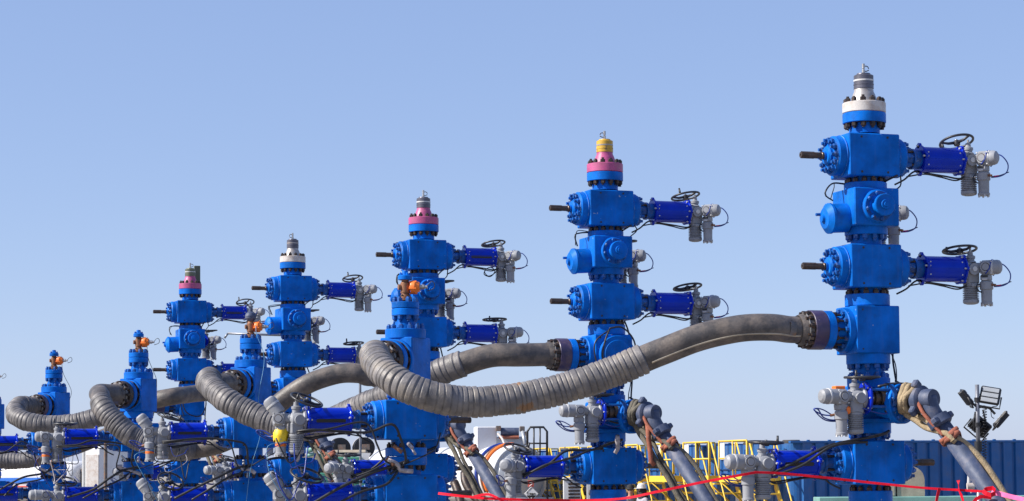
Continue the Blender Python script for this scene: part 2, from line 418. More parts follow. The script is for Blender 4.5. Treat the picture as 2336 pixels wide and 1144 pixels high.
def handwheel(mb, knob=.3):
    mb.at().mat('wheel').ring(.2, .0155, (0, 0, .0), 44, 8)
    for k in range(3):
        a = 2*PI*k/3+.5
        mb.tube([(.03*math.cos(a), .03*math.sin(a), -.012), (.11*math.cos(a), .11*math.sin(a), -.018), (.2*math.cos(a), .2*math.sin(a), 0)], [.02, .017, .014], 6)
    mb.rev([(0, -.045), (.036, -.045), (.04, -.03), (.04, .005), (.03, .015), (0, .015)], 18)
    c, s = .2*math.cos(knob), .2*math.sin(knob)
    mb.tube([(c, s, 0), (c, s, .02), (c, s, .085)], [.012, .016, .013], 8)
    mb.mat('steel').cyl((0, 0, .01), (0, 0, .03), .015, n=6)
def act_cables(kind=0):
    L = [([(1.36, -.05, -.15), (1.25, -.03, -.215), (1.05, -.01, -.19), (.85, .0, -.165), (.68, .03, -.14), (.55, .06, -.24), (.44, .1, -.3)], .011, 'black'),
         ([(1.36, -.03, -.16), (1.22, .0, -.235), (1.02, .02, -.2), (.8, .03, -.17), (.6, .1, -.2)], .009, 'black')]
    if kind: L.append(([(1.36, -.05, -.14), (1.24, -.08, -.28), (1.12, -.09, -.33), (1.06, -.08, -.25), (1.16, -.07, -.18), (1.24, -.1, -.24), (1.16, -.1, -.34), (1.05, -.08, -.30), (1.1, -.06, -.2)], .008, 'black'))
    return L
def head_cables(kind=0):
    if kind == 0:
        L = [([(.30, .06, .07), (.38, .10, .05), (.45, .12, -.05), (.44, .11, -.15), (.37, .07, -.2), (.27, .04, -.21)], .0075, 'bcable'),
             ([(.20, -.09, -.06), (.25, -.10, .0), (.262, -.07, .085), (.262, .05, .108), (.262, .11, .03), (.262, .06, -.075)], .009, 'bcable'),
             ([(.27, .04, -.2), (.36, .08, -.19), (.46, .13, -.15)], .006, 'black'), ([(.30, .05, -.198), (.325, .06, -.197), (.35, .075, -.192)], .0085, 'tape')]
    else:
        L = [([(.29, -.05, -.2), (.38, -.09, -.19), (.47, -.11, -.15), (.50, -.1, -.12), (.44, -.1, -.13), (.36, -.11, -.22), (.22, -.12, -.25), (.08, -.13, -.22), (-.05, -.13, -.16), (-.2, -.12, -.14), (-.38, -.14, -.08)], .0085, 'bcable'),
             ([(.29, -.05, -.19), (.4, -.07, -.13), (.5, -.08, -.12), (.47, -.09, -.17), (.33, -.12, -.25), (.15, -.13, -.26), (0, -.14, -.2), (-.2, -.15, -.17)], .0075, 'bcable')]
    L.append(([(.12, -.05, -.18), (.09, -.08, -.2), (.11, -.09, -.26), (.15, -.08, -.28)], .009, 'black'))
    return L
def put_cables(tag_, L, parent, loc=(0, 0, 0), rot=(0, 0, 0)):
    for k, (pts, r, mk) in enumerate(L):
        ob('cable', cached((tag_, k), lambda m: m.mat(mk).tube(spline(pts, .02), r, 7), 'cable'), parent, loc, rot)
GEARX = 1.385
def actuator_unit(parent, loc, rz, head_rz, wheel_tilt=(0, 0), band=0, slot=0, body=True, headkind=0, head='long', wheel_off=(0, 0), coil=0):
    """blue spring housing + grey electric drive; returns the actuator part"""
    if body:
        a = ob('actuator', cached(('act', slot), lambda m: actuator_body(m, slot), 'actuator'), parent, loc, (0, 0, rz))
        gx = GEARX
    else:
        a = ob('actuator', cached('actshort', short_yoke, 'actuator'), parent, loc, (0, 0, rz)); gx = 0
    if abs(rz) > 1: wheel_tilt = (-wheel_tilt[0], -wheel_tilt[1])
    ob('gearbox', cached('gear', gearbox, 'gearbox'), a, (gx, 0, 0))
    ob('motor', cached('motor', motor, 'motor'), a, (gx, 0, 0))
    ob('control_head', cached(('head', band, head), lambda m: control_head(m, band, head), 'control_head'), a, (gx, 0, 0), (0, 0, head_rz))
    k = random.choice((0, 1, 2))
    ob('handwheel', cached(('wheel', k), lambda m: handwheel(m, (.25, 1.6, 3.4)[k]), 'handwheel'), a, (gx-.05+wheel_off[0], wheel_off[1], .245), (wheel_tilt[0], wheel_tilt[1], random.uniform(0, .6)))
    if body: put_cables(('acab', coil), act_cables(coil), a)
    put_cables(('hcab', headkind), head_cables(headkind), a, (gx, 0, 0), (0, 0, head_rz))
    return a
def short_yoke(mb):
    mb.at(MX).mat('ultra').rev([(.06, -.145), (.185, -.145), (.19, -.14), (.19, -.122), (.185, -.117), (.05, -.117)], 40)
    mb.at()
    mb.mat('lgray')
    for k in range(8):
        a = k*PI/4; mb.cyl((-.158, .165*math.cos(a), .165*math.sin(a)), (-.107, .165*math.cos(a), .165*math.sin(a)), .010, n=6)
    mb.at(MX).mat('stem').rev([(.075, -.40), (.075, -.145)], 20)
    mb.rev([(.1, -.36), (.1, -.31)], 20).rev([(.1, -.27), (.1, -.23)], 20)
    mb.at().mat('dblue')
    for k in range(4):
        a = PI/4+k*PI/2; mb.cyl((-.42, .14*math.cos(a), .14*math.sin(a)), (-.14, .14*math.cos(a), .14*math.sin(a)), .018, n=8)
    mb.at(MX).rev([(0, -.46), (.18, -.46), (.185, -.45), (.185, -.415), (.18, -.405), (.05, -.405)], 32)
def gate_valve(parent, z, side=1, h=.5, **kw):
    """bolted slab gate valve, actuator on the `side` end of the local x axis"""
    rz = 0 if side > 0 else PI
    g = ob('gate_valve', cached(('gb', round(h, 3)), lambda m: gate_block(m, h), 'gate_valve'), parent, (0, 0, z), (0, 0, rz))
    for s in (1, -1):
        ob('bonnet', cached(('bon', s), lambda m: bonnet(m, s), 'bonnet'), g)
        ob('bolt_ring', cached(('bonn', s), lambda m: bonnet_nuts(m, s), 'bolt_ring'), g)
    ob('stem', cached('stem', stem, 'stem'), g)
    return g, actuator_unit(parent, (0, 0, z), rz, **kw)
def flange_part(parent, z0, z1, r=.253, nut=None, mk='blue', nutmk='dark', name='flange', nn=12, nr=None):
    """flat disc flange with its ring of nuts above ('up') or below ('dn')"""
    f = ob(name, cached(('fl', round(z1-z0, 3), r, mk), lambda m: m.mat(mk).disc(0, z1-z0, r, .007), name), parent, (0, 0, z0))
    h = z1-z0; R0 = nr or r-.043
    for q in (nut or ()):
        def fn(m):
            m.mat(nutmk)
            m.nuts(R0, h-.004, h+.048, nn, .034, .018) if q == 'up' else m.nuts(R0, .004, -.052, nn, .034, .022)
        ob('bolt_ring', cached(('nr', q, round(h, 3), R0, nutmk, nn), fn, 'bolt_ring'), f)
    return f
def spool(parent, z0, z1, r=.18, r1=None, mk='blue'):
    r1 = r1 or r
    return ob('spool', cached(('sp', round(z1-z0, 3), r, r1, mk), lambda m: m.mat(mk).rev([(r, 0), (r, .02), (r1, z1-z0-.02), (r1, z1-z0)], 36), 'spool'), parent, (0, 0, z0))
# ------------------------------------------------------------------ frac tree (tall row)
def wing_body(mb):
    """square body of the cross valve with drum and front bonnet built separately"""
    h = zb(428)-zb(514)
    mb.mat('blue').box((0, 0, 0), (.58, .58, h), .012)
def front_bonnet(mb):
    mb.M = axisM((0, -.285, 0), (0, -1, 0)); mb.mat('blue')
    mb.rev([(.20, 0), (.20, .012), (.19, .02), (.19, .05), (.18, .058), (.10, .058), (.095, .075), (.095, .16), (.125, .165), (.13, .175), (.13, .205), (.12, .212), (.06, .212), (.055, .235), (.03, .235), (.028, .25), (0, .25)], 36)
    mb.mat('dblue').nuts(.155, .055, .09, 8, .026, .012, .2)
def side_drum(mb):
    mb.M = axisM((-.285, -.03, -.115), (-1, -.0, -.06)); mb.mat('blue')
    mb.rev([(.172, 0), (.172, .19), (.182, .195), (.182, .225), (.17, .235), (.12, .275), (.05, .285), (.04, .315), (0, .315)], 36)
    mb.mat('dblue').cyl((.06, .1, .22), (.06, .1, .33), .018, n=8)
def back_arm(mb):
    mb.mat('dblue'); mb.cyl((.1, .2, 0), (.34, .52, 0), .13, n=24); mb.mat('ultra').cyl((.33, .5, 0), (.37, .55, 0), .17, n=30)
def hose_hub(mb):
    """ring stack on the -x face of the cross body"""
    mb.M = axisM((-.275, 0, 0), (-1, 0, 0)); mb.mat('blue')
    mb.disc(0, .085, .262, .008); mb.rev([(.18, .085), (.165, .12), (.165, .23)], 32)
    mb.disc(.225, .325, .228, .007)
def hub_studs(mb):
    mb.M = axisM((-.275, 0, 0), (-1, 0, 0)); mb.mat('dblue').nuts(.215, .083, .125, 12, .032, .0)
    mb.mat('dark')
    for i in range(12):
        a = 2*PI*i/12; c, s = .2*math.cos(a), .2*math.sin(a); mb.cyl((c, s, .12), (c, s, .23), .014, n=6)
    mb.nuts(.2, .226, .19, 12, .028, 0)
def blind_flange(mb):
    mb.M = axisM((.03, -.27, 0), (0, -1, 0)); mb.mat('blue').disc(0, .07, .262, .008).disc(.07, .085, .2, .006)
    mb.mat('black').cyl((0, 0, .08), (0, 0, .088), .02, n=10)
def cap_mesh(mb, a, b):
    mb.mat(a)
    z0, z1 = zt(236), zt(205)
    mb.rev([(.17, 0), (.152, .03), (.143, .07), (.128, .11), (.116, .135), (.112, z1-z0+.01)], 36)
def collar_mesh(mb, k, stripe):
    h = zt(172)-zt(205); mb.mat(k)
    mb.rev([(.105, -.012), (.108, 0), (.118, .006), (.118, h*.28), (.121, h*.3), (.121, h*.36), (.117, h*.38), (.117, h*.55)], 36)
    mb.mat(stripe).rev([(.119, h*.55), (.1195, h*.66), (.117, h*.66)], 36)
    mb.mat(k).rev([(.1165, h*.66), (.1165, h*.95), (.10, h), (.085, h), (.08, h+.018), (0, h+.02)], 36)
def needle(mb, v):
    h = zt(146)-zt(170); mb.mat('steel').cyl((0, 0, -.01), (0, 0, h*.45), .02, n=8).cyl((0, 0, h*.45), (0, 0, h*.55), .012, n=8).cyl((0, 0, h*.55), (0, 0, h), .018, n=8)
    mb.mat('stem'); s = 1 if v % 2 == 0 else -1
    mb.tube([(0, 0, h*.75), (s*.04, 0, h*.8), (s*.06, 0, h*.72), (s*.07, 0, h*.55)], .006, 6)
    mb.tube([(0, 0, h*.3), (s*.04, 0, h*.3), (s*.07, 0, h*.42)], .006, 6)
def wing_valve_body(mb):
    z = 0
    mb.mat('blue').box((0, 0, 0), (.50, .46, .44), .02)
    mb.box((.02, -.02, -.19), (.66, .56, .045), .008)
WD = Vector((math.sin(R(20)), -math.cos(R(20)), 0))      # wing outlet direction in tree axes
def wing_outlet(mb):
    mb.M = axisM(Vector((0, 0, 0))+WD*.2, WD); mb.mat('blue')
    mb.rev([(.17, 0), (.17, .22), (.2, .25), (.232, .25), (.236, .256), (.236, .33), (.23, .337), (.11, .337)], 40)
    mb.mat('dblue').nuts(.19, .335, .372, 10, .028, .012, .1)
    mb.nuts(.2, .254, .222, 10, .028, 0, .1)
CAPS = [('silver', 'white', 'collar', 'lgray'), ('pink', 'pink', 'yellow', 'silver'), ('pink', 'pink', 'collar', 'lgray'), ('silver', 'white', 'collar', 'silver'), ('pink', 'pink', 'olive', 'lgray')]
def frac_tree(i, px, py, Y, rz, label):
    p = P(px, py, Y)
    t = empty('frac_tree', (p.x, p.y, 0), rz, label, 'frac tree', 'tall blue frac trees with needle valves on their caps')
    cm, cf, ck, cs = CAPS[i]
    # cap
    c = ob('tree_cap', cached(('cap', cm), lambda m: cap_mesh(m, cm, cf), 'tree_cap'), t, (0, 0, zt(236)))
    ob('threaded_collar', cached(('col', ck, cs), lambda m: collar_mesh(m, ck, cs), 'threaded_collar'), c, (0, 0, zt(205)-zt(236)))
    ob('needle_valve', cached(('ndl', i % 2), lambda m: needle(m, i), 'needle_valve'), c, (0, 0, zt(170)-zt(236)))
    if i == 4: ob('post', MB().mat('olive').box((.19, .2, .22), (.14, .06, .42), .008), t, (0, 0, zt(236)))
    flange_part(t, zt(260)+.004, zt(236), .256, ('up',), cf, name='cap_flange')
    flange_part(t, zt(283), zt(260), .256, ('dn',))
    spool(t, zt(305)-.01, zt(283)+.002, .182)
    wt = [(-.30, .1), (-.22, 0), (-.20, 0), (-.24, .12), (-.30, .1)][i]
    hr = [R(-52), R(-44), R(-50), R(-40), R(-48)][i]
    zc1 = (zb(303)+zb(400))/2; h1 = zb(303)-zb(400)
    gate_valve(t, zc1, 1, h1, head_rz=hr, head='short', wheel_tilt=wt, slot=(-1 if i in (2, 4) else 0), wheel_off=(-.06, .08), coil=1 if i == 2 else 0)
    spool(t, zt(419), zb(400)+.01, .185)
    flange_part(t, zt(440), zt(419), .253, ('up',))
    # cross valve
    zc2 = (zb(428)+zb(514))/2
    w = ob('cross_valve', cached('wbody', wing_body, 'cross_valve'), t, (0, 0, zc2))
    ob('front_bonnet', cached('fbon', front_bonnet, 'front_bonnet'), w)
    ob('side_drum', cached('drum', side_drum, 'side_drum'), w)
    ob('rear_arm', cached('barm', back_arm, 'rear_arm'), w)
    rear_drive(t, zc2)
    flange_part(t, zt(538), zt(512), .253, ('dn',), nutmk='dblue')
    spool(t, zb(556)-.02, zt(538)+.002, .185)
    zc3 = (zb(556)+zb(655))/2; h3 = zb(556)-zb(655)
    wt = [(-.16, .05), (-.2, 0), (-.05, 0), (-.1, 0), (-.15, 0)][i]
    gate_valve(t, zc3, 1, h3, head_rz=hr+[.16, -.2, .3, -.15, .1][i], head='short', wheel_tilt=wt, slot=0, wheel_off=(-.05, .07))
    spool(t, zt(673), zb(655)+.01, .182)
    flange_part(t, zt(700), zt(673), .264, ('up',))
    # cross body with hose outlet
    zc4 = (zb(697)+zb(806))/2; h4 = zb(697)-zb(806)
    cb = ob('cross_body', cached('cbody', lambda m: (m.mat('blue').box((0, 0, 0), (.56, .54, h4), .01), hexplugs(m, [(-.2, .23), (-.2, -.23)], -.27, .01)), 'cross_body'), t, (0, 0, zc4))
    ob('hose_hub', cached('hub', hose_hub, 'hose_hub'), cb); ob('bolt_ring', cached('hubst', hub_studs, 'bolt_ring'), cb)
    if i in (1,): ob('blind_flange', cached('blind', blind_flange, 'blind_flange'), cb)
    flange_part(t, zt(832), zt(804), .258, ('dn',), nutmk='dblue')
    spool(t, zt(863), zt(832)+.002, .185)
    flange_part(t, zt(887), zt(863), .253, ('up',), nutmk='dblue')
    # wing outlet body
    zc5 = zt(924)
    wb = ob('wing_body', cached('wvb', wing_valve_body, 'wing_body'), t, (0, 0, zc5))
    ob('wing_outlet', cached('wout', wing_outlet, 'wing_outlet'), wb)
    loc = (-.40, -.42, zt(912))
    a = actuator_unit(t, loc, PI, R(0) if i else R(8), (.02, -.03), body=False, headkind=1, wheel_off=(-.06, -.02))
    if i == 0:
        ob('warning_tag', MB().mat('orange').box((.205, .0, .115), (.13, .1, .05), .008).box((.12, .08, -.14), (.05, .04, .09), .02), a)
    flange_part(t, zt(990), zt(964), .253, ('dn',), nutmk='dblue')
    spool(t, zb(1006)-.02, zt(990)+.002, .185)
    zc6 = (zb(1006)+zb(1106))/2; h6 = zb(1006)-zb(1106)
    gate_valve(t, zc6, -1, h6, head_rz=[R(4), R(52), R(34), R(20), R(40)][i], wheel_tilt=[(.06, .0), (.38, .05), (.1, .0), (.3, 0), (.3, 0)][i], slot=(1 if i in (0, 2) else 0), headkind=1)
    spool(t, zt(1120), zb(1106)+.01, .185)
    flange_part(t, zt(1146), zt(1120), .256, ('up',))
    flange_part(t, zt(1172), zt(1146)-.004, .256, ('dn',))
    spool(t, 1.0, zt(1172)+.002, .2)
    flange_part(t, .92, 1.0, .3, ('up', 'dn'))
    spool(t, .3, .925, .24); flange_part(t, .18, .30, .36, ('up',)); spool(t, -.05, .185, .28)
    # cables on the trunk
    JIT[0] = .022
    zz = zt
    cable('cable', [(.28, -.28, zz(405)), (.2, -.1, zz(425)), (.33, .12, zz(432)), (.42, .2, zz(440))], .012, 'black', t)
    cable('cable', [(.36, -.2, zz(404)), (.40, -.1, zz(420)), (.36, .1, zz(436))], .009, 'black', t)
    cable('cable', [(.33, .15, zz(655)), (.36, .1, zz(690)), (.345, .05, zz(740)), (.34, .0, zz(810)), (.33, -.05, zz(850)), (.3, -.15, zz(890))], .012, 'black', t)
    cable('cable', [(.33, .05, zz(806)), (.35, .0, zz(830)), (.27, -.18, zz(862)), (.2, -.3, zz(890))], .007, 'black', t)
    cable('cable', [(-.2, .1, zz(420)), (-.42, .05, zz(424)), (-.5, .0, zz(440)), (-.42, .02, zz(460))], .010, 'black', t)
    cable('cable', [(-.2, .12, zz(418)), (-.38, .05, zz(420)), (-.48, .0, zz(432)), (-.45, .02, zz(458))], .006, 'black', t)
    if i in (1, 4): # coil of cable on the cross body
        cable('cable', [(-.1, -.36, zz(690)), (-.28, -.37, zz(720)), (-.30, -.37, zz(770)), (-.2, -.37, zz(815))], .011, 'black', t)
        cable('cable', [(-.1, -.36, zz(688)), (-.2, -.39, zz(720)), (-.22, -.39, zz(770)), (-.1, -.39, zz(805)), (.12, -.39, zz(810)), (.27, -.39, zz(770)), (.26, -.38, zz(720)), (.1, -.37, zz(690)), (-.1, -.36, zz(686))], .013, 'black', t)
    # heavy cable from the lower actuator up over the master valve
    cable('cable', [(-1.32, -.12, zz(1078)), (-1.0, -.24, zz(1052)), (-.7, -.3, zz(1020)), (-.4, -.32, zz(1004)), (-.1, -.33, zz(998)), (.1, -.3, zz(985))], .019, 'black', t)
    cable('cable', [(-1.32, -.15, zz(1084)), (-1.0, -.27, zz(1058)), (-.7, -.33, zz(1026)), (-.4, -.34, zz(1008)), (-.2, -.33, zz(1010))], .017, 'black', t)
    cable('cable', [(-.25, -.5, zz(930)), (0, -.5, zz(936)), (.2, -.46, zz(915)), (.3, -.35, zz(890)), (.3, -.1, zz(870))], .013, 'black', t)
    cable('cable', [(-.35, -.52, zz(935)), (-.05, -.52, zz(945)), (.2, -.46, zz(925)), (.34, -.3, zz(895))], .009, 'bcable', t)
    if i == 0:
        cable('cable', [(-.12, -.46, zz(894)), (.0, -.5, zz(900)), (.25, -.5, zz(893)), (.5, -.38, zz(886))], .02, 'black', t)
        cable('cable', [(-.12, -.46, zz(886)), (.05, -.49, zz(888)), (.25, -.5, zz(884)), (.48, -.38, zz(881))], .016, 'wheel', t)
        cable('cable', [(.05, -.5, zz(890)), (.02, -.5, zz(910)), (.06, -.5, zz(935)), (-.05, -.5, zz(942))], .02, 'stem', t)
    sl = ob('cable_sleeve', MB().mat('sleeve').at().tube([(-.02, -.42, zz(975)), (.0, -.36, zz(990)), (.02, -.32, zz(1010)), (-.02, -.31, zz(1022))], [.03, .035, .03, .028], 10), t) if i in (1, 3) else None
    return t
def rear_drive(t, zc2):
    a = ob('rear_actuator', cached('rearn', lambda m: m.mat('gray').cyl((-.12, -.08, 0), (-.06, -.04, 0), .09, n=20), 'rear_actuator'), t, (.46, .58, zc2))
    ob('gearbox', cached('gear', gearbox, 'gearbox'), a)
    ob('motor', cached('motor', motor, 'motor'), a)
    ob('control_head', cached(('head', 0, 'short'), lambda m: control_head(m, 0, 'short'), 'control_head'), a, (0, 0, 0), (0, 0, -R(38)))
    ob('handwheel', cached(('wheel', 0), lambda m: handwheel(m, .25), 'handwheel'), a, (.06, .05, .24), (-.06, 0, 2))
    put_cables(('hcab', 0), head_cables(0), a, (0, 0, 0), (0, 0, -R(38)))
# ------------------------------------------------------------------ goat-head tree (short row)
YF = 28.6
def ft(y): return P(925, y, YF).z
def fb(y): return P(925, y, YF-.3).z
def instr(mb):
    """small valve stack on top: brown tee body"""
    mb.mat('brown').rev([(.03, 0), (.075, 0), (.08, .006), (.08, .05), (.055, .06), (.05, .09), (.06, .1), (.06, .22), (.045, .24), (.045, .27)], 20)
    mb.cyl((-.09, 0, .17), (.0, 0, .17), .035, n=12)
    mb.mat('dark').nuts(.06, .048, .075, 4, .016, .01, .6)
def instr_cap(mb):
    mb.mat('blue').rev([(.04, 0), (.085, 0), (.09, .006), (.09, .05), (.08, .06), (.045, .065), (.035, .12), (0, .125)], 20)
    mb.nuts(.062, .055, .085, 4, .016, .008, .2)
def instr_cap2(mb):
    mb.mat('slate').rev([(.05, 0), (.06, .01), (.085, .04), (.09, .08), (.075, .12), (.035, .15), (.03, .2), (0, .2)], 20)
def instr_act(mb):
    mb.at(MX).mat('orange').rev([(0, .05), (.04, .05), (.045, .07), (.078, .075), (.085, .09), (.085, .13), (.07, .15), (.06, .18), (.03, .185)], 18)
    for k in range(5):
        a = k*2*PI/5; mb.cyl((.075*math.cos(a), .075*math.sin(a), .06), (.075*math.cos(a), .075*math.sin(a), .15), .014, n=6)
    mb.mat('steel').rev([(.03, .18), (.03, .24), (.02, .25), (.02, .28), (0, .28)], 12)
    mb.at().mat('black').tube(spline([(.27, 0, 0), (.33, -.01, .06), (.37, -.01, .04), (.36, 0, -.02), (.28, 0, -.05)], .015), .005, 6)
def goat_hub(mb):
    mb.M = axisM((0, -.225, 0), (0, -1, 0)); mb.mat('blue')
    mb.disc(0, .06, .262, .008); mb.rev([(.18, .06), (.16, .085), (.16, .125)], 32); mb.disc(.12, .205, .245, .007)
def goat_studs(mb):
    mb.M = axisM((0, -.225, 0), (0, -1, 0)); mb.mat('dark').nuts(.212, .058, .095, 12, .034, .0)
    for i in range(12):
        a = 2*PI*i/12; c, s = .212*math.cos(a), .212*math.sin(a); mb.cyl((c, s, .09), (c, s, .13), .016, n=6)
FROT = -R(46)
def goat_tree(i, px, py, Y, rz, label):
    p = P(px, py, Y)
    dz = .075 if i else 0
    t = empty('goat_head_tree', (p.x, p.y, 0), rz, label, 'frac tree', 'short blue goat-head trees with brown gauge valves on top')
    s = ob('gauge_valve', cached('instr', instr, 'gauge_valve'), t, (0, 0, ft(687)))
    ob('valve_cap', cached(('icap', i == 1), instr_cap2 if i == 1 else instr_cap, 'valve_cap'), s, (0, 0, .26))
    ob('orange_actuator', cached('iact', instr_act, 'orange_actuator'), s, (0, 0, .17), (0, 0, -.45))
    flange_part(t, ft(705)+.003, ft(690), .17, ('up',), nutmk='dblue', nn=8, nr=.135)
    flange_part(t, ft(721), ft(705)-.001, .17, ('dn',), nutmk='dblue', nn=8, nr=.135)
    spool(t, ft(752)-.01, ft(721)+.002, .155, .105)
    flange_part(t, ft(774), ft(752), .252, ('up',), nutmk='dblue')
    z0, z1 = ft(877), ft(772); h = z1-z0
    cb = ob('goat_head', cached('gbody', lambda m: m.mat('blue').box((0, 0, 0), (.46, .46, h), .012), 'goat_head'), t, (0, 0, (z0+z1)/2), (0, 0, FROT))
    ob('hose_hub', cached('ghub', goat_hub, 'hose_hub'), cb); ob('bolt_ring', cached('gst', goat_studs, 'bolt_ring'), cb)
    flange_part(t, ft(898), ft(876), .253, ('dn',), nutmk='dblue')
    spool(t, fb(912)-.02, ft(898)+.002, .185)
    band = 1 if i in (0, 1, 2) else 0
    zc = (fb(912)+fb(1003))/2; hh = fb(912)-fb(1003)
    tl = [(.44, .10), (.32, .06), (.08, 0), (.3, 0), (.1, 0)][i]
    g, a = gate_valve(t, zc, -1, hh, head_rz=[R(-20), R(-12), R(-4), 0, 0][i], wheel_tilt=tl, slot=1, band=band, headkind=1, wheel_off=(-.08, 0), head=['up', 'up', 'short', 'long', 'long'][i])
    if i == 0:
        bag = MB().mat('ybag').at(Matrix.Translation((.19, 0, 0)))
        pr = [(.08, -.27), (.084, -.25), (.09, -.20), (.092, -.15), (.07, -.11)]
        n = 22; vs = []; fs = []
        for k in range(n):
            an = 2*PI*k/n
            for j, (r, z) in enumerate(pr):
                w = 1+.07*math.sin(5*an+j*1.7)+.05*math.sin(9*an+j); vs.append((r*w*math.cos(an), r*w*math.sin(an), z+(.035*math.sin(3*an) if j == 0 else .01*math.sin(4*an+j))))
        for k in range(n):
            for j in range(len(pr)-1): fs.append((k*5+j, (k+1) % n*5+j, (k+1) % n*5+j+1, k*5+j+1))
        bag.add(vs, fs, True); ob('yellow_bag', bag, a, (GEARX, 0, 0), (0, 0, R(-20)))
    spool(t, ft(1022)-dz, fb(1003)+.01, .185)
    flange_part(t, ft(1042)+.004-dz, ft(1022)-dz, .258, ('up',))
    flange_part(t, ft(1062)-dz, ft(1042)-.001-dz, .258, ('dn',))
    spool(t, fb(1083)-.02-dz, ft(1062)+.002-dz, .185)
    zc = (fb(1083)+fb(1174))/2-dz
    gate_valve(t, zc, -1, hh, head_rz=[R(-8), R(-16), R(2), 0, 0][i], wheel_tilt=[(.49, .05), (.72, .16), (.41, 0), (.3, 0), (.3, 0)][i], slot=1 if i == 3 else 0, headkind=1, wheel_off=(-.08, 0), head=['up', 'up', 'long', 'long', 'long'][i])
    spool(t, ft(1190)-dz, fb(1174)+.01-dz, .185); flange_part(t, ft(1210)-dz, ft(1190)-dz, .256, ('up', 'dn'))
    spool(t, .8, ft(1210)+.002-dz, .2); flange_part(t, .7, .8, .3, ('up', 'dn')); spool(t, .2, .705, .24); flange_part(t, .1, .21, .36, ('up',)); spool(t, -.05, .11, .28)
    zz = ft; JIT[0] = .045
    cable('cable', [(-1.42, -.18, zz(985)), (-1.1, -.3, zz(980)), (-.7, -.33, zz(966+8)), (-.3, -.36, zz(968+10)), (-.12, -.36, zz(1000)), (-.1, -.36, zz(1030)), (-.15, -.34, zz(1060)), (-.3, -.36, zz(1082))], .016, 'black', t)
    cable('cable', [(-1.42, -.2, zz(990)), (-1.0, -.33, zz(984)), (-.6, -.35, zz(978)), (-.42, -.38, zz(1000)), (-.36, -.38, zz(1040)), (-.2, -.35, zz(1068))], .012, 'black', t)
    cable('cable', [(-1.25, -.3, zz(1146)), (-.9, -.38, zz(1110)), (-.55, -.4, zz(1080)), (-.3, -.36, zz(1062)), (-.05, -.3, zz(1052))], .021, 'black', t)
    cable('cable', [(-.33, -.36, zz(1050)), (-.28, -.34, zz(1056)), (-.1, -.32, zz(1064)), (.0, -.31, zz(1076))], .03, 'sleeve', t)
    cable('cable', [(-1.5, -.1, zz(1008)), (-1.75, -.15, zz(1010)), (-1.82, -.16, zz(1040)), (-1.7, -.2, zz(1090)), (-1.5, -.22, zz(1150))], .0045, 'ltube' if i < 2 else 'bcable', t)
    cable('cable', [(-1.5, -.1, zz(1015)), (-1.7, -.15, zz(1005)), (-1.78, -.16, zz(1030)), (-1.62, -.2, zz(1080)), (-1.4, -.22, zz(1150))], .006, 'bcable', t)
    rnd = random.Random(40+i)
    for k in range(5):   # small hanging loops and fittings round the drives
        x = -1.62+rnd.uniform(-.15, .5); y = -.16-rnd.uniform(0, .12); zb0 = zz(rnd.choice((1012, 1000, 1030, 1075))); w = rnd.uniform(.1, .34); d = rnd.uniform(.12, .45)
        cable('cable', [(x, y, zb0), (x+w*.15, y-.05, zb0-d*.7), (x+w*.6, y-.06, zb0-d), (x+w, y, zb0-d*.55), (x+w*1.25, y+.1, zb0-d*.1)], rnd.choice((.005, .007, .009)), rnd.choice(('black', 'bcable', 'black', 'sleeve')), t)
    for k in range(4):
        x = -.5+rnd.uniform(0, .55); z = zz(rnd.uniform(1012, 1076))
        ob('hose_fitting', MB().mat(rnd.choice(('steel', 'sleeve', 'brown'))).cyl((x, -.33, z), (x+rnd.uniform(-.06, .1), -.38, z-rnd.uniform(.05, .14)), rnd.uniform(.014, .026), n=8), t)
    cable('cable', [(-.1, -.3, zz(1060)), (.15, -.36, zz(1050)), (.38, -.3, zz(1022)), (.42, -.2, zz(985)), (.5, -.1, zz(960))], .009, 'black', t)
    cable('cable', [(-.2, -.34, zz(1075)), (-.45, -.42, zz(1096)), (-.7, -.40, zz(1120)), (-1.0, -.38, zz(1150))], .017, 'black', t)
    if i in (1, 2, 3):
        cable('tubing', [(.08, -.06, zz(640)), (.1, -.2, zz(690)), (.12, -.3, zz(760)), (.02, -.42, zz(860)), (.0, -.42, zz(960)), (-.08, -.4, zz(1060)), (-.16, -.4, zz(1160))] if i < 2 else
              [(.15, -.02, zz(640)), (.2, -.05, zz(700)), (.27, -.1, zz(760)), (.29, -.12, zz(800))], .0045, 'ltube' if i == 1 else 'black', t)
    return t
# ------------------------------------------------------------------ place the trees
TA = [R(18.6), R(19.8), R(19), R(21.5), R(17.5)]
TPOS = [(1977, 600, Y1), (1382.5, 640, 32.45), (967, 640, 39.1), (668, 700, 45.9), (434, 720, 52.2)]
TL = ['tallest-looking blue frac tree at the far right, with a weathered white cap flange',
      'blue frac tree with a yellow threaded collar on a pink cap',
      'pink-capped blue frac tree directly behind the nearest short goat-head tree',
      'blue frac tree with a whitish cap flange, standing between two trees with pink caps',
      'smallest tall blue frac tree, pink cap with an olive post beside its collar']
JIT[0] = 0
trees = [frac_tree(i, *TPOS[i], TA[i], TL[i]) for i in range(5)]
FA = [R(18), R(18.5), R(18), R(18), R(18)]
FPOS = [(925, 790, YF), (572, 850, 36.0), (316, 880, 39.9), (123, 900, 46.0), (-22, 920, 53.0)]
FL = ['nearest goat-head tree, a yellow plastic bag on its upper drive',
      'goat-head tree with a pale blue tube hanging down its front',
      'goat-head tree with a bare dusty hose bending down from its left side',
      'small distant goat-head tree with a ribbed hose looping out to its left',
      'goat-head tree cut by the left edge of the photo']
goats = [goat_tree(i, *FPOS[i], FA[i], FL[i]) for i in range(5)]
JIT[0] = 0
def loc2w(o, v): return o.location + Matrix.Rotation(o.rotation_euler.z, 3, 'Z') @ Vector(v)
ZC4 = (zb(697)+zb(806))/2
ZGH = (ft(877)+ft(772))/2
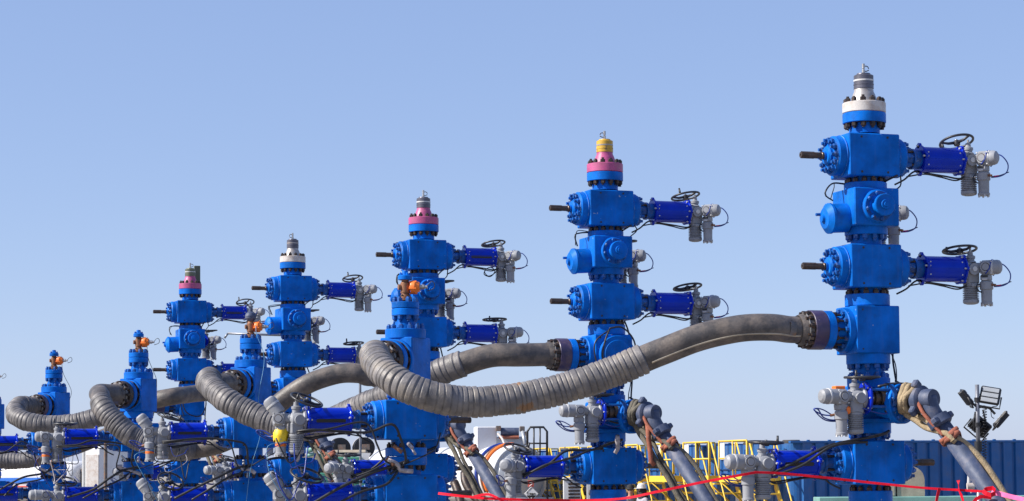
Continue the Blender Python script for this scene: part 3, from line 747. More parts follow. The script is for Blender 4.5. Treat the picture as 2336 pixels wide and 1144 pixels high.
# ------------------------------------------------------------------ hoses
def hose_tube(mb, path, r0, mk, wrap=None, seed=0, n=28, ds=.012):
    """wrap=(pitch, height): overlapping spiral tape modelled as a stepped radius"""
    rnd = random.Random(seed)
    edges = [0.0]; tilt = []; ph = []; ht = []
    L = sum((b-a).length for a, b in zip(path, path[1:]))
    if wrap:
        while edges[-1] < L+1:
            edges.append(edges[-1]+wrap[0]*rnd.uniform(.72, 1.25)*(1.5 if rnd.random() < .05 else 1)); tilt.append(rnd.uniform(.03, .09)); ph.append(rnd.uniform(-.5, .5)); ht.append(rnd.uniform(.35, 1.3))
    vs = []; fs = []; s = 0; prev = None; k = 0; K = len(path)
    for i, p in enumerate(path):
        if i: s += (path[i]-path[i-1]).length
        t = (path[min(i+1, K-1)]-path[max(i-1, 0)]).normalized()
        a = Vector((0, 0, 1)).orthogonal() if prev is None else prev
        if prev is None: a = t.orthogonal()
        a = (a-t*a.dot(t)).normalized(); prev = a; b = t.cross(a)
        rb = r0(s/L) if callable(r0) else r0
        for q in range(n):
            th = 2*PI*q/n; rr = rb
            if wrap:
                while k < len(edges)-2 and edges[k+1] < s-.05: k += 1
                kk = k
                while True:
                    e1 = edges[kk+1]+tilt[kk]*rb*3*math.sin(th+ph[kk])*.35
                    if s < e1 or kk >= len(edges)-3: break
                    kk += 1
                e0 = edges[kk]+(tilt[kk-1]*rb*3*math.sin(th+ph[kk-1])*.35 if kk else 0)
                e1 = edges[kk+1]+tilt[kk]*rb*3*math.sin(th+ph[kk])*.35
                f = min(1, max(0, (s-e0)/max(.004, e1-e0)))
                g = f*(e1-e0)/.012; h = (e1-e0)*(1-f)/.010
                rr += wrap[1]*(.55+.5*ht[kk])*min(1, g)*(1-.30*f)*min(1, .15+h) + .0035*math.sin(3*th+kk)
            else:
                rr += .003*math.sin(3*th+s*2.2)+.002*math.sin(9*s+th)
            vs.append(p+(a*math.cos(th)+b*math.sin(th))*rr)
    for i in range(K-1):
        for q in range(n):
            w = (q+1) % n; fs.append((i*n+q, i*n+w, i*n+n+w, i*n+n+q))
    fs += [list(range(n))[::-1], [(K-1)*n+q for q in range(n)]]
    mb.mat(mk); mb.add(vs, fs, True); return mb
def hose(i, pts, r, wraps, label, mk='wrap', pitch=.075, seamr=None, fm='purple', res=1.0):
    """pts: world points from tall tree to goat tree; wraps: list of (t0,t1) wrapped stretches"""
    T = trees[i]; G = goats[i]
    rp = hose_root = empty('frac_hose', pts[0], 0, label, 'hose', 'large hoses joining the tall and short trees')
    off = Vector(pts[0])
    path = [p-off for p in spline(pts, .006*res)]
    ob('hose_body', hose_tube(MB(), path[::4], r, 'rubber', None, i, 24), rp)
    for k, (t0, t1) in enumerate(wraps):
        a, b = int(t0*len(path)), int(t1*len(path))
        ob('spiral_wrap', hose_tube(MB(), path[a:b], (lambda s: r+.006), mk, (pitch, .02), i*5+k, 32), rp)
    # end flanges: on tall tree (axis -x of the tree) and on the goat head
    du = Matrix.Rotation(T.rotation_euler.z, 3, 'Z') @ Vector((-1, 0, 0))
    o1 = loc2w(T, (-.602, 0, ZC4))-off
    def end(m, o, d, col, r1, w, rn):
        m.M = axisM(o, d); m.mat(col).disc(0, w, r1, .008); m.mat('rubber').rev([(.2, w), (.185, w+.10), (.168, w+.14)], 28)
        m.mat('dark').nuts(rn, w-.003, w+.06, 12, .034, .035)
        m.mat('steel').nuts(rn, w+.058, w+.075, 12, .012, 0)
    f = MB(); end(f, o1, du, fm, .232, .175, .195); ob('end_flange', f, rp)
    dg = Matrix.Rotation(G.rotation_euler.z+FROT, 3, 'Z') @ Vector((0, -1, 0))
    o2 = loc2w(G, (0, 0, ZGH))+dg*.432-off
    f = MB(); end(f, o2, dg, 'dark' if i < 3 else 'purple', .235, .10, .2); ob('end_flange', f, rp)
    if seamr:
        a, b = int(seamr[0]*len(path)), int(seamr[1]*len(path)); sp = []
        for q in range(a, b, 8):
            t = (path[q+2]-path[q-2]).normalized(); n = Vector((0, -1, 0)); n = (n-t*n.dot(t)).normalized(); u = t.cross(n)
            if u.z > 0: u = -u
            sp.append(path[q]+(n*.86+u*.5).normalized()*(r-.004))
        ob('seam_strip', MB().mat('tan').tube(sp, .013, 6), rp)
    if i == 0:   # moulded patch near the tall tree end
        k = int(.034*len(path)); vs = []; fs = []
        for a in range(9):
            q = k+a*2; t = (path[q+2]-path[q-2]).normalized(); n = Vector((0, -1, 0)); n = (n-t*n.dot(t)).normalized(); u = n.cross(t)
            for b in range(8):
                th = R(-32+b*9); vs.append(path[q]+(n*math.cos(th)+u*math.sin(th))*(r+.006))
        for a in range(8):
            for b in range(7): fs.append((a*8+b, a*8+b+1, a*8+b+9, a*8+b+8))
        ob('moulded_patch', MB().mat('wrap').add(vs, fs, True), rp)
    return rp
def tstart(i, k): return loc2w(trees[i], (-k, 0, ZC4))
def gend(i, k):
    dg = Matrix.Rotation(goats[i].rotation_euler.z+FROT, 3, 'Z') @ Vector((0, -1, 0))
    return loc2w(goats[i], (0, 0, ZGH))+dg*k
def PP(*l): return [P(*q) for q in l]
hose(0, [tstart(0, .80), tstart(0, 1.0)] + PP((1760, 748, 26.75), (1680, 751, 26.7), (1590, 772, 26.7), (1510, 802, 26.7), (1420, 840, 26.7), (1330, 873, 26.65), (1240, 898, 26.6), (1150, 913, 26.5), (1065, 917, 26.4), (985, 905, 26.3), (925, 882, 26.3), (880, 852, 26.5), (858, 824, 26.9), (854, 808, 27.4)) + [gend(0, .78), gend(0, .52)], .158, [(.288, .868)],
     'long grey hose in front, dipping from the far right tree to the nearest goat-head tree', 'wrap', .068, (.02, .285))
hose(1, [tstart(1, .80), tstart(1, 1.0)] + PP((1180, 811, 32.0), (1120, 812, 32.0), (1060, 829, 32.0), (1000, 851, 32.1), (930, 884, 32.2), (860, 914, 32.5), (800, 940, 32.8), (740, 966, 33.1), (680, 978, 33.2), (630, 968, 33.3), (570, 943, 33.4), (515, 912, 33.5), (480, 880, 34.0), (478, 866, 34.5)) + [gend(1, 1.05)+Vector((-.05, 0, 0)), gend(1, .8), gend(1, .52)], .163, [(.17, .50), (.50, .93)],
     'grey spiral-wrapped hose from the yellow-collared tree, passing behind the nearest goat-head tree', 'wrap2', .068, res=1.2)
hose(2, [tstart(2, .80), tstart(2, 1.0)] + PP((820, 853, 38.6), (770, 854, 38.6), (710, 873, 38.6), (655, 906, 38.7), (610, 945, 38.8), (555, 985, 38.9), (495, 1015, 39.0), (430, 1026, 39.0), (370, 1020, 38.1), (310, 1000, 38.0), (265, 965, 38.0), (235, 930, 38.1), (229, 905, 38.5)) + [gend(2, 1.0)+Vector((-.05, 0, 0)), gend(2, .8), gend(2, .52)], .165, [(.50, .66), (.66, .82)],
     'dusty brown hose hanging between the second goat-head tree and the third one', 'wrap2', .066, res=1.3)
hose(3, [tstart(3, .80), tstart(3, 1.0)] + PP((520, 893, 45.2), (450, 898, 45.0), (400, 904, 44.2), (350, 914, 44.2), (290, 932, 44.3), (230, 951, 44.4), (170, 966, 44.4), (115, 970, 44.4), (65, 963, 44.4), (38, 950, 44.6), (36, 938, 44.9)) + [gend(3, .95)+Vector((-.05, 0, 0)), gend(3, .75), gend(3, .52)], .165, [(.50, .96)],
     'far grey ribbed hose curling round to the small distant goat-head tree', 'wrap2', .075, res=1.5)
hose(4, [tstart(4, .80), tstart(4, 1.0)] + PP((330, 950, 51.6), (260, 985, 51.5), (180, 1018, 51.4), (100, 1042, 51.4), (30, 1052, 51.4), (-40, 1040, 51.4), (-100, 1000, 51.5), (-125, 960, 51.7)) + [gend(4, .9), gend(4, .75), gend(4, .52)], .165, [(.45, .95)],
     'farthest hose, seen only low at the left edge behind a blue actuator', 'wrap2', .075, res=2)
# ------------------------------------------------------------------ flow pipes and their slings
def flow_line(i, label, dx, dy, rope, ropelab):
    T = trees[i]; z = zt(916)
    B = loc2w(T, (0, 0, z)); wd = Matrix.Rotation(T.rotation_euler.z, 3, 'Z') @ WD
    r = empty('flow_line', B+wd*.55, 0, label, 'pipe', 'steel flow lines running down from the tall trees')
    o = Vector(B+wd*.55)
    def q(k, dz=0): return B+wd*k+Vector((0, 0, dz))-o
    hub = MB().mat('slate'); hub.cyl(q(.50), q(.98, .0), .1, n=24)
    hub.M = axisM(q(.80), wd); hub.mat('slate').rev([(.1, -.06), (.155, -.05), (.16, .03), (.14, .05), (.115, .06), (.115, .18), (.108, .2), (.0, .2)], 28)
    for k in range(3):
        a = k*2*PI/3+.5; hub.mat('slate').box((.175*math.cos(a), .175*math.sin(a), -.01), (.10, .10, .08), .015)
    ob('hub_union', hub, r)
    # elbow + second union + pipe down to the ground
    E = q(.92); side = Vector((dx, dy, 0)); 
    p1 = E+Vector((.03, -.02, -.12)); p2 = E+Vector((.10, -.03, -.24))
    dn = Vector((dx, dy, -1)).normalized()
    el = MB().mat('slate').tube(spline([E+Vector((0, 0, .02)), p1, p2, p2+dn*.15], .03), .095, 20)
    el.M = axisM(p2+dn*.02, dn); el.mat('slate').rev([(.09, -.06), (.135, -.05), (.14, .05), (.115, .07), (.09, .07)], 24)
    for k in range(3):
        a = k*2*PI/3; el.box((.14*math.cos(a), .14*math.sin(a), 0), (.08, .08, .07), .014)
    ob('elbow_union', el, r)
    pb = p2+dn*.1; tlen = (pb.z+o.z-.12)/-dn.z
    ob('pipe', MB().mat('slate').tube([pb, pb+dn*tlen*.5, pb+dn*tlen], .098, 24), r)
    e2 = pb+dn*tlen
    ob('ground_line', MB().mat('slate').tube(spline([e2, e2+Vector((dx*.15, dy*.15, -.03)), e2+Vector((dx*3, dy*3, -.02))], .1), .098, 16), r)
    # sling: khaki rope loops round the hub, red webbing round the elbow, tail down the pipe
    s = empty('safety_sling', o, 0, ropelab, 'rope', 'rope slings tied round the flow lines')
    rp = MB().mat(rope)
    for k, (kk, rr, tl) in enumerate([(.60, .155, .1), (.655, .15, -.15), (.70, .145, .2)]):
        M = axisM(q(kk), wd+Vector((tl*.6, 0, -.25)))
        rp.tube([M @ Vector((rr*1.1*math.cos(2*PI*a/28)+.012*math.sin(a), rr*math.sin(2*PI*a/28), .03*math.sin(4*PI*a/28+k))) for a in range(28)], .034, 8, True)
    rp.tube(spline([q(.60, -.16)+Vector((-.03, 0, 0)), q(.72, -.24), q(.86, -.33)+Vector((.02, 0, 0)), pb+dn*.12+Vector((-.05, -.08, .02)), pb+dn*.2+Vector((-.02, -.1, 0))], .03), .036, 8)
    rp.tube(spline([q(.66, -.14), q(.78, -.22)+Vector((.03, -.03, 0)), q(.9, -.3)+Vector((.05, -.05, 0)), pb+dn*.22+Vector((0, -.1, 0))], .03), .034, 8)
    ob('rope_loops', rp, s)
    rb = Vector((1, 0, 0)); rb = (rb-dn*rb.dot(dn)).normalized(); fr = dn.cross(rb); fr = fr if fr.y < 0 else -fr
    tail = [pb+dn*.2+rb*.02+fr*.08, pb+dn*.35+rb*.10+fr*.03]+[pb+dn*(.35+.25*k)+rb*(.122+.012*math.sin(k*1.3))+fr*.03 for k in range(1, int((tlen-.5)/.25))]
    ob('rope_tail', MB().mat('olrope' if i else 'khaki').tube(spline(tail, .05), .034 if i else .04, 8), s)
    if i:
        tl2 = [q(.6, -.12)+Vector((-.03, -.02, 0)), q(.66, -.28), q(.8, -.42), q(.95, -.62)]+[q(.95, -.62)+(dn*.9+Vector((.05, 0, -.1)))*.3*k+Vector((.015*math.sin(2*k), 0, 0)) for k in range(1, 6)]
        ob('rope_tail', MB().mat('olrope').tube(spline(tl2, .05), .038, 8), s)
        tl3 = [p+Vector((.07+.02*math.sin(k), .03, .02)) for k, p in enumerate(tl2)]
        ob('rope_tail', MB().mat('olrope').tube(spline(tl3, .05), .03, 8), s)
    wb = MB().mat('redsl')
    for kk, tt in ((.15, .12), (.19, -.1)):
        M = axisM(pb+dn*(kk-.02), dn+Vector((tt, 0, .05)))
        vs = []; fs = []; n = 28
        for a in range(n):
            an = 2*PI*a/n; w = .028+.008*math.sin(3*an+kk*20); rr = .115+.01*math.sin(2*an+kk*9)+.006*math.sin(5*an)
            for (dr, dz) in ((0, -w), (.012, -w), (.016, 0), (.012, w), (0, w)):
                vs.append(M @ Vector(((rr+dr)*math.cos(an), (rr+dr)*math.sin(an), dz+.012*math.sin(2*an))))
        for a in range(n):
            for j in range(5):
                b = (a+1) % n; j2 = (j+1) % 5; fs.append((a*5+j, b*5+j, b*5+j2, a*5+j2))
        wb.add(vs, fs, True)
    wb.tube(spline([q(.86, .02)+Vector((-.1, -.02, 0)), q(.9, -.1)+Vector((-.09, -.05, 0)), E+Vector((-.05, -.08, -.2)), pb+dn*.12+Vector((-.08, -.06, 0))], .03), .024, 8)
    if i == 1:
        wb.tube([E+Vector((-.07, -.05, -.16)), E+Vector((-.06, -.06, -.35)), E+Vector((-.04, -.06, -.5)), E+Vector((-.03, -.06, -.66)), E+Vector((.02, -.06, -.72))], .034, 8)
    ob('red_webbing', wb, s)
FLL = ['slate-blue flow line slanting down in front of the navy tank wall', 'slate-blue flow line slanting down across the yellow stairs', 'slate flow line slanting down in front of the white acid tanker', 'flow line half hidden below the nearest left drive with the yellow bag', 'farthest flow line, tucked behind the second goat-head tree']
SLL = ['thick khaki rope and red webbing round the flow line by the navy tank wall', 'grimy olive ropes and rust red webbing trailing from the flow line before the yellow stairs', 'grey rope and rust webbing on the flow line in front of the white acid tanker', 'dark red sling loop just right of the finned motor below the yellow bag', 'grubby tan rope bundle beneath the second goat-head valve']
for i in range(5):
    flow_line(i, FLL[i], [.62, .62, .6, .5, .5][i], -.35, ['khaki', 'olrope', 'olrope', 'olrope', 'khaki'][i], SLL[i])
# ------------------------------------------------------------------ ground, sky, sun
def build_ground():
    M = bpy.data.materials.new('gravel_pad'); M.use_nodes = True; nt = M.node_tree; N = nt.nodes; L = nt.links; b = N['Principled BSDF']
    tc = N.new('ShaderNodeTexCoord'); n1 = N.new('ShaderNodeTexNoise'); n1.inputs['Scale'].default_value = .25; n1.inputs['Detail'].default_value = 8
    n2 = N.new('ShaderNodeTexNoise'); n2.inputs['Scale'].default_value = 14; n2.inputs['Detail'].default_value = 6
    L.new(tc.outputs['Object'], n1.inputs['Vector']); L.new(tc.outputs['Object'], n2.inputs['Vector'])
    r1 = N.new('ShaderNodeValToRGB'); r1.color_ramp.elements[0].position = .3; r1.color_ramp.elements[0].color = (.21, .185, .155, 1); r1.color_ramp.elements[1].position = .7; r1.color_ramp.elements[1].color = (.33, .295, .25, 1)
    r2 = N.new('ShaderNodeValToRGB'); r2.color_ramp.elements[0].position = .35; r2.color_ramp.elements[0].color = (.7, .7, .7, 1); r2.color_ramp.elements[1].position = .65; r2.color_ramp.elements[1].color = (1.15, 1.15, 1.15, 1)
    L.new(n1.outputs['Fac'], r1.inputs[0]); L.new(n2.outputs['Fac'], r2.inputs[0])
    mx = N.new('ShaderNodeMix'); mx.data_type = 'RGBA'; mx.blend_type = 'MULTIPLY'; mx.inputs[0].default_value = 1
    L.new(r1.outputs[0], mx.inputs[6]); L.new(r2.outputs[0], mx.inputs[7]); L.new(mx.outputs[2], b.inputs['Base Color'])
    b.inputs['Roughness'].default_value = .95
    bp = N.new('ShaderNodeBump'); bp.inputs['Strength'].default_value = .6; bp.inputs['Distance'].default_value = .03; L.new(n2.outputs['Fac'], bp.inputs['Height']); L.new(bp.outputs[0], b.inputs['Normal'])
    me = bpy.data.meshes.new('ground'); S = 6000
    me.from_pydata([(-S, -S, 0), (S, -S, 0), (S, S, 0), (-S, S, 0)], [], [(0, 1, 2, 3)]); me.materials.append(M)
    o = bpy.data.objects.new('ground', me); C.objects.link(o); o['kind'] = 'structure'; o['label'] = 'pale gravel well pad'
build_ground()
SUN_B, SUN_EL = R(12), R(38)
sd = Vector((-math.cos(SUN_B)*math.cos(SUN_EL), -math.sin(SUN_B)*math.cos(SUN_EL), math.sin(SUN_EL)))
sl = bpy.data.lights.new('sun', 'SUN'); sl.energy = 5.0; sl.angle = R(.5); sl.color = (1, .945, .86)
so = bpy.data.objects.new('sun', sl); C.objects.link(so); so.rotation_euler = (-sd).to_track_quat('-Z', 'Y').to_euler()
wd_ = bpy.data.worlds.new('World'); bpy.context.scene.world = wd_; wd_.use_nodes = True
nt = wd_.node_tree; bg = nt.nodes['Background']; sk = nt.nodes.new('ShaderNodeTexSky'); sk.sky_type = 'NISHITA'
sk.sun_disc = False; sk.sun_elevation = SUN_EL; sk.sun_rotation = math.atan2(sd.x, sd.y)
sk.altitude = 0; sk.air_density = .65; sk.dust_density = .6; sk.ozone_density = 3.0
# even pale-blue air light added to the clear-sky model (its horizon is too yellow for this day)
vm = nt.nodes.new('ShaderNodeVectorMath'); vm.operation = 'MULTIPLY_ADD'; nt.links.new(sk.outputs[0], vm.inputs[0])
vm.inputs[1].default_value = (.64, .52, .38); vm.inputs[2].default_value = (.90, 1.387, 2.90)
nt.links.new(vm.outputs[0], bg.inputs[0]); bg.inputs['Strength'].default_value = .115
vs_ = bpy.context.scene.view_settings; vs_.view_transform = 'Standard'; vs_.look = 'None'; vs_.exposure = .62; vs_.gamma = 1
# ------------------------------------------------------------------ frac tanks in a row, navy long wall to the right
TT = R(73)
lx = Vector((math.sin(TT), math.cos(TT), 0)); ly = Vector((-math.cos(TT), math.sin(TT), 0))
TROT = math.atan2(lx.y, lx.x)
c0 = P(1800, 1081, 55); c0.z = 0
TH = P(2050, 1005, 55.6).z
def tank_shell(mb, L=12.0, W=2.36):
    """corrugated walls with rounded front corners"""
    mb.mat('tank'); rc = .32; z0, z1 = .35, TH-.06
    out = []
    # outline (x,y) counter-clockwise from above starting on near long wall, far end
    def ribs(p, q, nrm, pitch=.33, dep=.06):
        p = Vector(p); q = Vector(q); d = (q-p); l = d.length; d.normalize(); n = max(1, int(l/pitch)); w = l/n; r = []
        for k in range(n):
            a = p+d*(k*w)
            for f, h in ((.0, 0), (.18, 0), (.26, dep), (.92, dep)): r.append(a+d*(w*f)+Vector(nrm)*h)
        r.append(q); return r
    out += ribs((L, 0), (rc, 0), (0, -1))
    for k in range(1, 8): a = -PI/2-k*PI/16; out.append(Vector((rc+rc*math.cos(a), rc+rc*math.sin(a))))
    out += ribs((0, rc), (0, W-rc), (-1, 0), .42, .05)
    for k in range(1, 8): a = PI-k*PI/16; out.append(Vector((rc+rc*math.cos(a), W-rc+rc*math.sin(a))))
    out += [Vector((rc, W)), Vector((L, W))]
    n = len(out); vs = [(v.x, v.y, z0) for v in out]+[(v.x, v.y, z1) for v in out]
    fs = [(i, i+n, (i+1) % n+n, (i+1) % n) for i in range(n)]+[[i+n for i in range(n)][::-1], list(range(n))]
    mb.add(vs, fs)
    mb.box((L/2+.02, 0, TH-.03), (L, .12, .06), .01).box((L/2, W, TH-.03), (L, .12, .06), .01)
    mb.box((L/2, .02, .25), (L, .16, .2), .01).box((L/2, W-.02, .25), (L, .16, .2), .01)
    for k in range(int(L/.55)): mb.mat('tank').box((.5+k*.55, -.02, TH+.012), (.07, .06, .025), .005)
def platform(mb):
    mb.mat('rail'); x0, x1, y0, y1, z = -.95, -.08, .30, 2.05, 1.93
    for y in (y0, y1): mb.box(((x0+x1)/2, y, z), (x1-x0, .04, .16), .004)
    mb.box((x0, (y0+y1)/2, z), (.04, y1-y0-.044, .16), .004)
    mb.mat('deck').box(((x0+x1)/2, (y0+y1)/2, z-.02), (x1-x0-.044, y1-y0-.044, .04), .004)
    mb.mat('rail')
    for y in (y0+.1, y1-.1): mb.tube([(x0+.02, y, z-.08), (-.06, y, z-.85)], .025, 6)
def railing(mb):
    mb.mat('rail'); x0, x1, y0, y1, z = -.95, -.08, .30, 2.05, 2.01
    h = .84; r = .021
    for (x, y) in ((x0, y0), (x0, y1), (x1, y1), (x0, (y0+y1)/2)): mb.tube([(x, y, z-.1), (x, y, z+h)], r, 8)
    for q in (h, h*.5): mb.tube([(x0, y0, z+q), (x0, y1, z+q), (x1, y1, z+q)], r, 8)
def stairs(mb):
    mb.mat('rail'); ya, za, yb, zb_ = .30, 1.95, -.98, .05
    for x in (-.92, -.24):
        vs = [(x-.02, ya, za), (x-.02, ya, za-.24), (x-.02, yb, zb_-.04), (x-.02, yb, zb_+.2)]
        v2 = [(x+.02, b, c) for a, b, c in vs]
        mb.add(vs+v2, [(0, 1, 2, 3), (7, 6, 5, 4), (0, 4, 5, 1), (1, 5, 6, 2), (2, 6, 7, 3), (3, 7, 4, 0)])
        mb.tube([(x, ya, za+.1), (x, ya, za+.88), (x, ya-.08, za+.88), (x, yb, zb_+.86), (x, yb, zb_)], .02, 8)
    for k in range(8):
        f = (k+.6)/8; mb.box((-.58, ya+(yb-ya)*f, za+(zb_-za)*f), (.64, .22, .04), .005)
def hatch(mb):
    mb.mat('deck').rev([(0, 0)][:0] or [(.24, 0), (.24, .06), (.2, .1), (0, .1)], 20); mb.box((.3, 0, .03), (.12, .2, .05), .005)
TLAB = ['navy tank wall filling the right edge, nearest of the row of blue tanks', 'blue tank whose yellow stairs stand just left of the navy tank wall',
        'blue tank with white placards and yellow stairs, third from the right', 'blue tank whose yellow stairs rise behind the blue end of the flow line', 'blue tank just right of the yellow-collared tree, behind its ropes',
        'blue tank hidden mostly behind the yellow-collared tree', 'blue tank just left of the yellow-collared tree trunk', 'farthest blue tank, its stairs beside the rear ladder cage of the acid tanker']
for k in range(8):
    o = c0+ly*(k*2.5)+lx*random.uniform(-.12, .12)*(k > 0)
    t = empty('frac_tank', o, TROT, TLAB[k], 'storage tank', 'blue storage tanks parked in a row')
    ob('shell', cached('tshell', tank_shell, 'shell'), t)
    pf = ob('platform', cached('plat', platform, 'platform'), t)
    ob('railing', cached('rail', railing, 'railing'), pf); ob('stairs', cached('stair', stairs, 'stairs'), pf)
    ob('hatch', cached('hatch', hatch, 'hatch'), t, (.6, 1.2, TH-.06))
    if k == 0: ob('drain_bracket', MB().mat('white').box((0, -.12, 0), (.05, .05, .3), .01).box((.04, -.13, .14), (.13, .06, .06), .01), t, (5.0, 0, 1.68))
    if k in (1, 2, 3): ob('placard', MB().mat('twhite').box((-.06, 1.6 if k != 3 else .9, 2.62), (.012, .3, .42), .003), t)
    if k in (2, 1): ob('placard', MB().mat('twhite').box((-.06, .55, 1.25), (.012, .42, .5), .003).mat('rail').box((-.06, 1.2, .85), (.012, .35, .3), .003), t)
    ob('manifold_pipe', MB().mat('dark').cyl((-.03, 1.15, .7), (-.42, 1.15, .7), .09, n=14).cyl((-.4, 1.15, .7), (-.46, 1.15, .7), .14, n=14).mat('stripe').cyl((-.25, .6, 1.1), (-.25, .6, .5), .05, n=10).ring(.13, .018, (-.25, .6, 1.15), 18, 6), t)
    if k in (2, 4, 6): ob('signal_chain', MB().mat('pole').tube(spline([(-.05, 2.2, 2.7), (-.1, 2.3, 2.5), (-.06, 2.4, 2.75)], .05), .015, 6), t)
# dark canopy scrap above the second tank
q = P(1590, 1011, 60)
sh = empty('sun_shade', (q.x, q.y, 0), 0, 'dark sheet sticking up above the blue tanks left of centre stairs', 'shade')
ob('sheet', MB().mat('black').box((0, 0, q.z), (.5, .5, .03), .005).at(), sh, (0, 0, 0), (0, 0, 0)); ob('prop', MB().mat('pole').cyl((0, 0, 0), (0, 0, q.z), .03), sh)
# ------------------------------------------------------------------ green skid, tan drum, before the navy wall
q = P(1868, 1135, 45); q2 = P(2420, 1137, 45)
sk_ = empty('green_skid', (q.x, q.y, 0), 0, 'long pale green steel skid along the foot of the navy tank wall', 'skid')
Ls = q2.x-q.x
ob('top_beam', MB().mat('pgreen').box((Ls/2, .4, q.z-.12), (Ls, .9, .24), .012), sk_)
mb = MB().mat('pgreen').box((Ls/2, .4, .18), (Ls, .9, .3), .02)
for k in range(8): mb.box((.2+k*(Ls-.4)/7, .4, (q.z+.1)/2), (.16, .7, q.z-.6), .01)
ob('frame', mb, sk_)
mb = MB().mat('mach')
for k in range(7): mb.box((.55+k*.62, -.06, q.z-.12), (.16, .02, .03), .004)
ob('lug', mb, sk_)
q = P(2080, 1130, 45.2)
td = empty('covered_drum', (q.x, q.y+.2, 0), 0, 'tan canvas-covered drum with rounded top on the green skid', 'drum')
zz0 = P(2080, 1134, 45).z; hh = P(2080, 1064, 45).z-zz0; o = [(-.27, 0), (.27, 0)]+[(.27*math.cos(a*PI/12), hh-.27+.27*math.sin(a*PI/12)) for a in range(13)]
ob('drum_body', MB().mat('tan').prism(o, -.12, .3), td, (0, 0, zz0)); ob('side_box', MB().mat('tan').box((-.42, 0, .17), (.24, .3, .34), .03), td, (0, 0, zz0))
# ------------------------------------------------------------------ light tower
b = P(2232, 1040, 33); lt = empty('light_tower', (b.x, b.y, 0), 0, 'galvanised mast with four tilted black LED flood lamps and a coiled cable', 'light tower')
zt_ = P(2227, 878, 33).z
def lp(px, py): v = P(px, py, 33); return Vector((v.x-b.x, v.y-b.y, v.z))
mb = MB().mat('pole').tube([(0, 0, 0), (0, 0, 2.35)], .045, 14).tube([(0, 0, 2.3), (0, 0, zt_-.0)], .03, 12); ob('mast', mb, lt)
mb = MB().mat('black').cyl((0, 0, lp(0, 1045).z-.02), (0, 0, lp(0, 1025).z), .055, n=12).cyl((0, 0, lp(0, 991).z), (0, 0, lp(0, 982).z), .05, n=12).cyl((0, 0, lp(0, 935).z), (0, 0, lp(0, 925).z), .045, n=12)
mb.tube([lp(2227, 930), lp(2245, 928), lp(2258, 932), lp(2270, 945)], .018, 6).tube([lp(2230, 930), lp(2218, 920), lp(2208, 905)], .018, 6).tube([lp(2232, 985), lp(2240, 975), lp(2246, 968)], .018, 6)
mb.tube([lp(2225, 940), lp(2221, 960), lp(2222, 985)], .012, 6).tube([lp(2242, 935), lp(2248, 960)], .012, 6)
ob('lamp_bracket', mb, lt)
def flood(mb): 
    mb.mat('black').box((0, 0, 0), (.29, .05, .26), .02)
    for k in range(7): mb.box((-.12+k*.04, .04, 0), (.012, .05, .22), .003)
    mb.mat('lens')
    for k in range(3): mb.box((0, -.028, -.077+k*.077), (.235, .01, .062), .004)
    mb.mat('black').tube([(-.16, .0, 0), (-.16, .03, -.165), (.16, .03, -.165), (.16, 0, 0)], .013, 6)
for (px, py, ty, tx, rz) in [(2258, 903, R(14), R(-14), R(-14)), (2209, 905, R(-36), R(0), R(84)), (2281, 956, R(42), R(0), R(-97)), (2239, 972, R(35), R(38), R(168))]:
    ob('flood_lamp', cached('flood', flood, 'flood_lamp'), lt, lp(px, py)+Vector((0, .12 if px in (2239, 2209) else -.02, 0)), (Matrix.Rotation(ty, 3, 'Y') @ Matrix.Rotation(tx, 3, 'X') @ Matrix.Rotation(rz, 3, 'Z')).to_euler())
cz = [lp(2246, 928+ (1090-928)*f) for f in [k/220 for k in range(221)]]
ob('coiled_cable', MB().mat('black').tube([v+Vector((.03*math.cos(k*.75), .03*math.sin(k*.75), 0)) for k, v in enumerate(cz)], .006, 5), lt)
ob('cable', MB().mat('black').tube(spline([lp(2274, 890), lp(2280, 900), lp(2276, 925), lp(2262, 930), lp(2262, 950), lp(2268, 955)], .02), .006, 5), lt)
ob('work_light', MB().mat('lgray').cyl(lp(2211, 1083), lp(2210, 1106), .025, n=10).mat('white').cyl(lp(2206, 1110), lp(2222, 1109), .05, n=14).cyl(lp(2211, 1112), lp(2216, 1125), .012), lt)
ob('base', MB().mat('black').box((0, 0, .05), (.9, .9, .1), .02).tube([(0, .05, .8), (.5, .3, .1)], .025, 8).tube([(0, .05, .8), (-.5, .3, .1)], .025, 8), lt)
# ------------------------------------------------------------------ white acid tanker (centre)
e = P(1187, 1087, 68); RT = P(1187, 1015, 68).z-e.z
ax = Vector((-.44, .90, 0)).normalized()
AT = empty('acid_tanker', (e.x, e.y, 0), math.atan2(ax.y, ax.x), 'white acid tank trailer seen end on, with corrosive placards and a rear ladder cage', 'tank trailer')
zc = e.z; M0 = Matrix.Translation((0, 0, zc)) @ axisM((0, 0, 0), (1, 0, 0))
mb = MB().mat('twhite').at(M0); mb.rev([(RT*.97, .0), (RT*.99, .02), (RT*.99, 11.2), (RT*.9, 11.5), (0, 11.7)], 56); ob('barrel', mb, AT)
mb = MB().mat('tgray').at(M0); mb.rev([(0, -.30), (RT*.3, -.28), (RT*.6, -.20), (RT*.80, -.08), (RT*.84, -.0)], 56); mb.rev([(RT*.835, .005), (RT*.84, -.03), (RT*.965, -.03), (RT*.97, .005)], 56); ob('end_dish', mb, AT)
mb = MB().mat('tgray').at(M0); mb.rev([(RT*.86, -.035), (RT*.86, -.05), (RT*.82, -.06)], 40); ob('dish_rim', mb, AT)
for x in (1.2, 2.6, 4.4, 6.2, 8.0, 9.8):
    ob('stiffener_ring', MB().mat('tgray').at(M0).rev([(RT*.98, x-.035), (RT*1.03, x-.035), (RT*1.03, x+.035), (RT*.98, x+.035)], 56), AT)
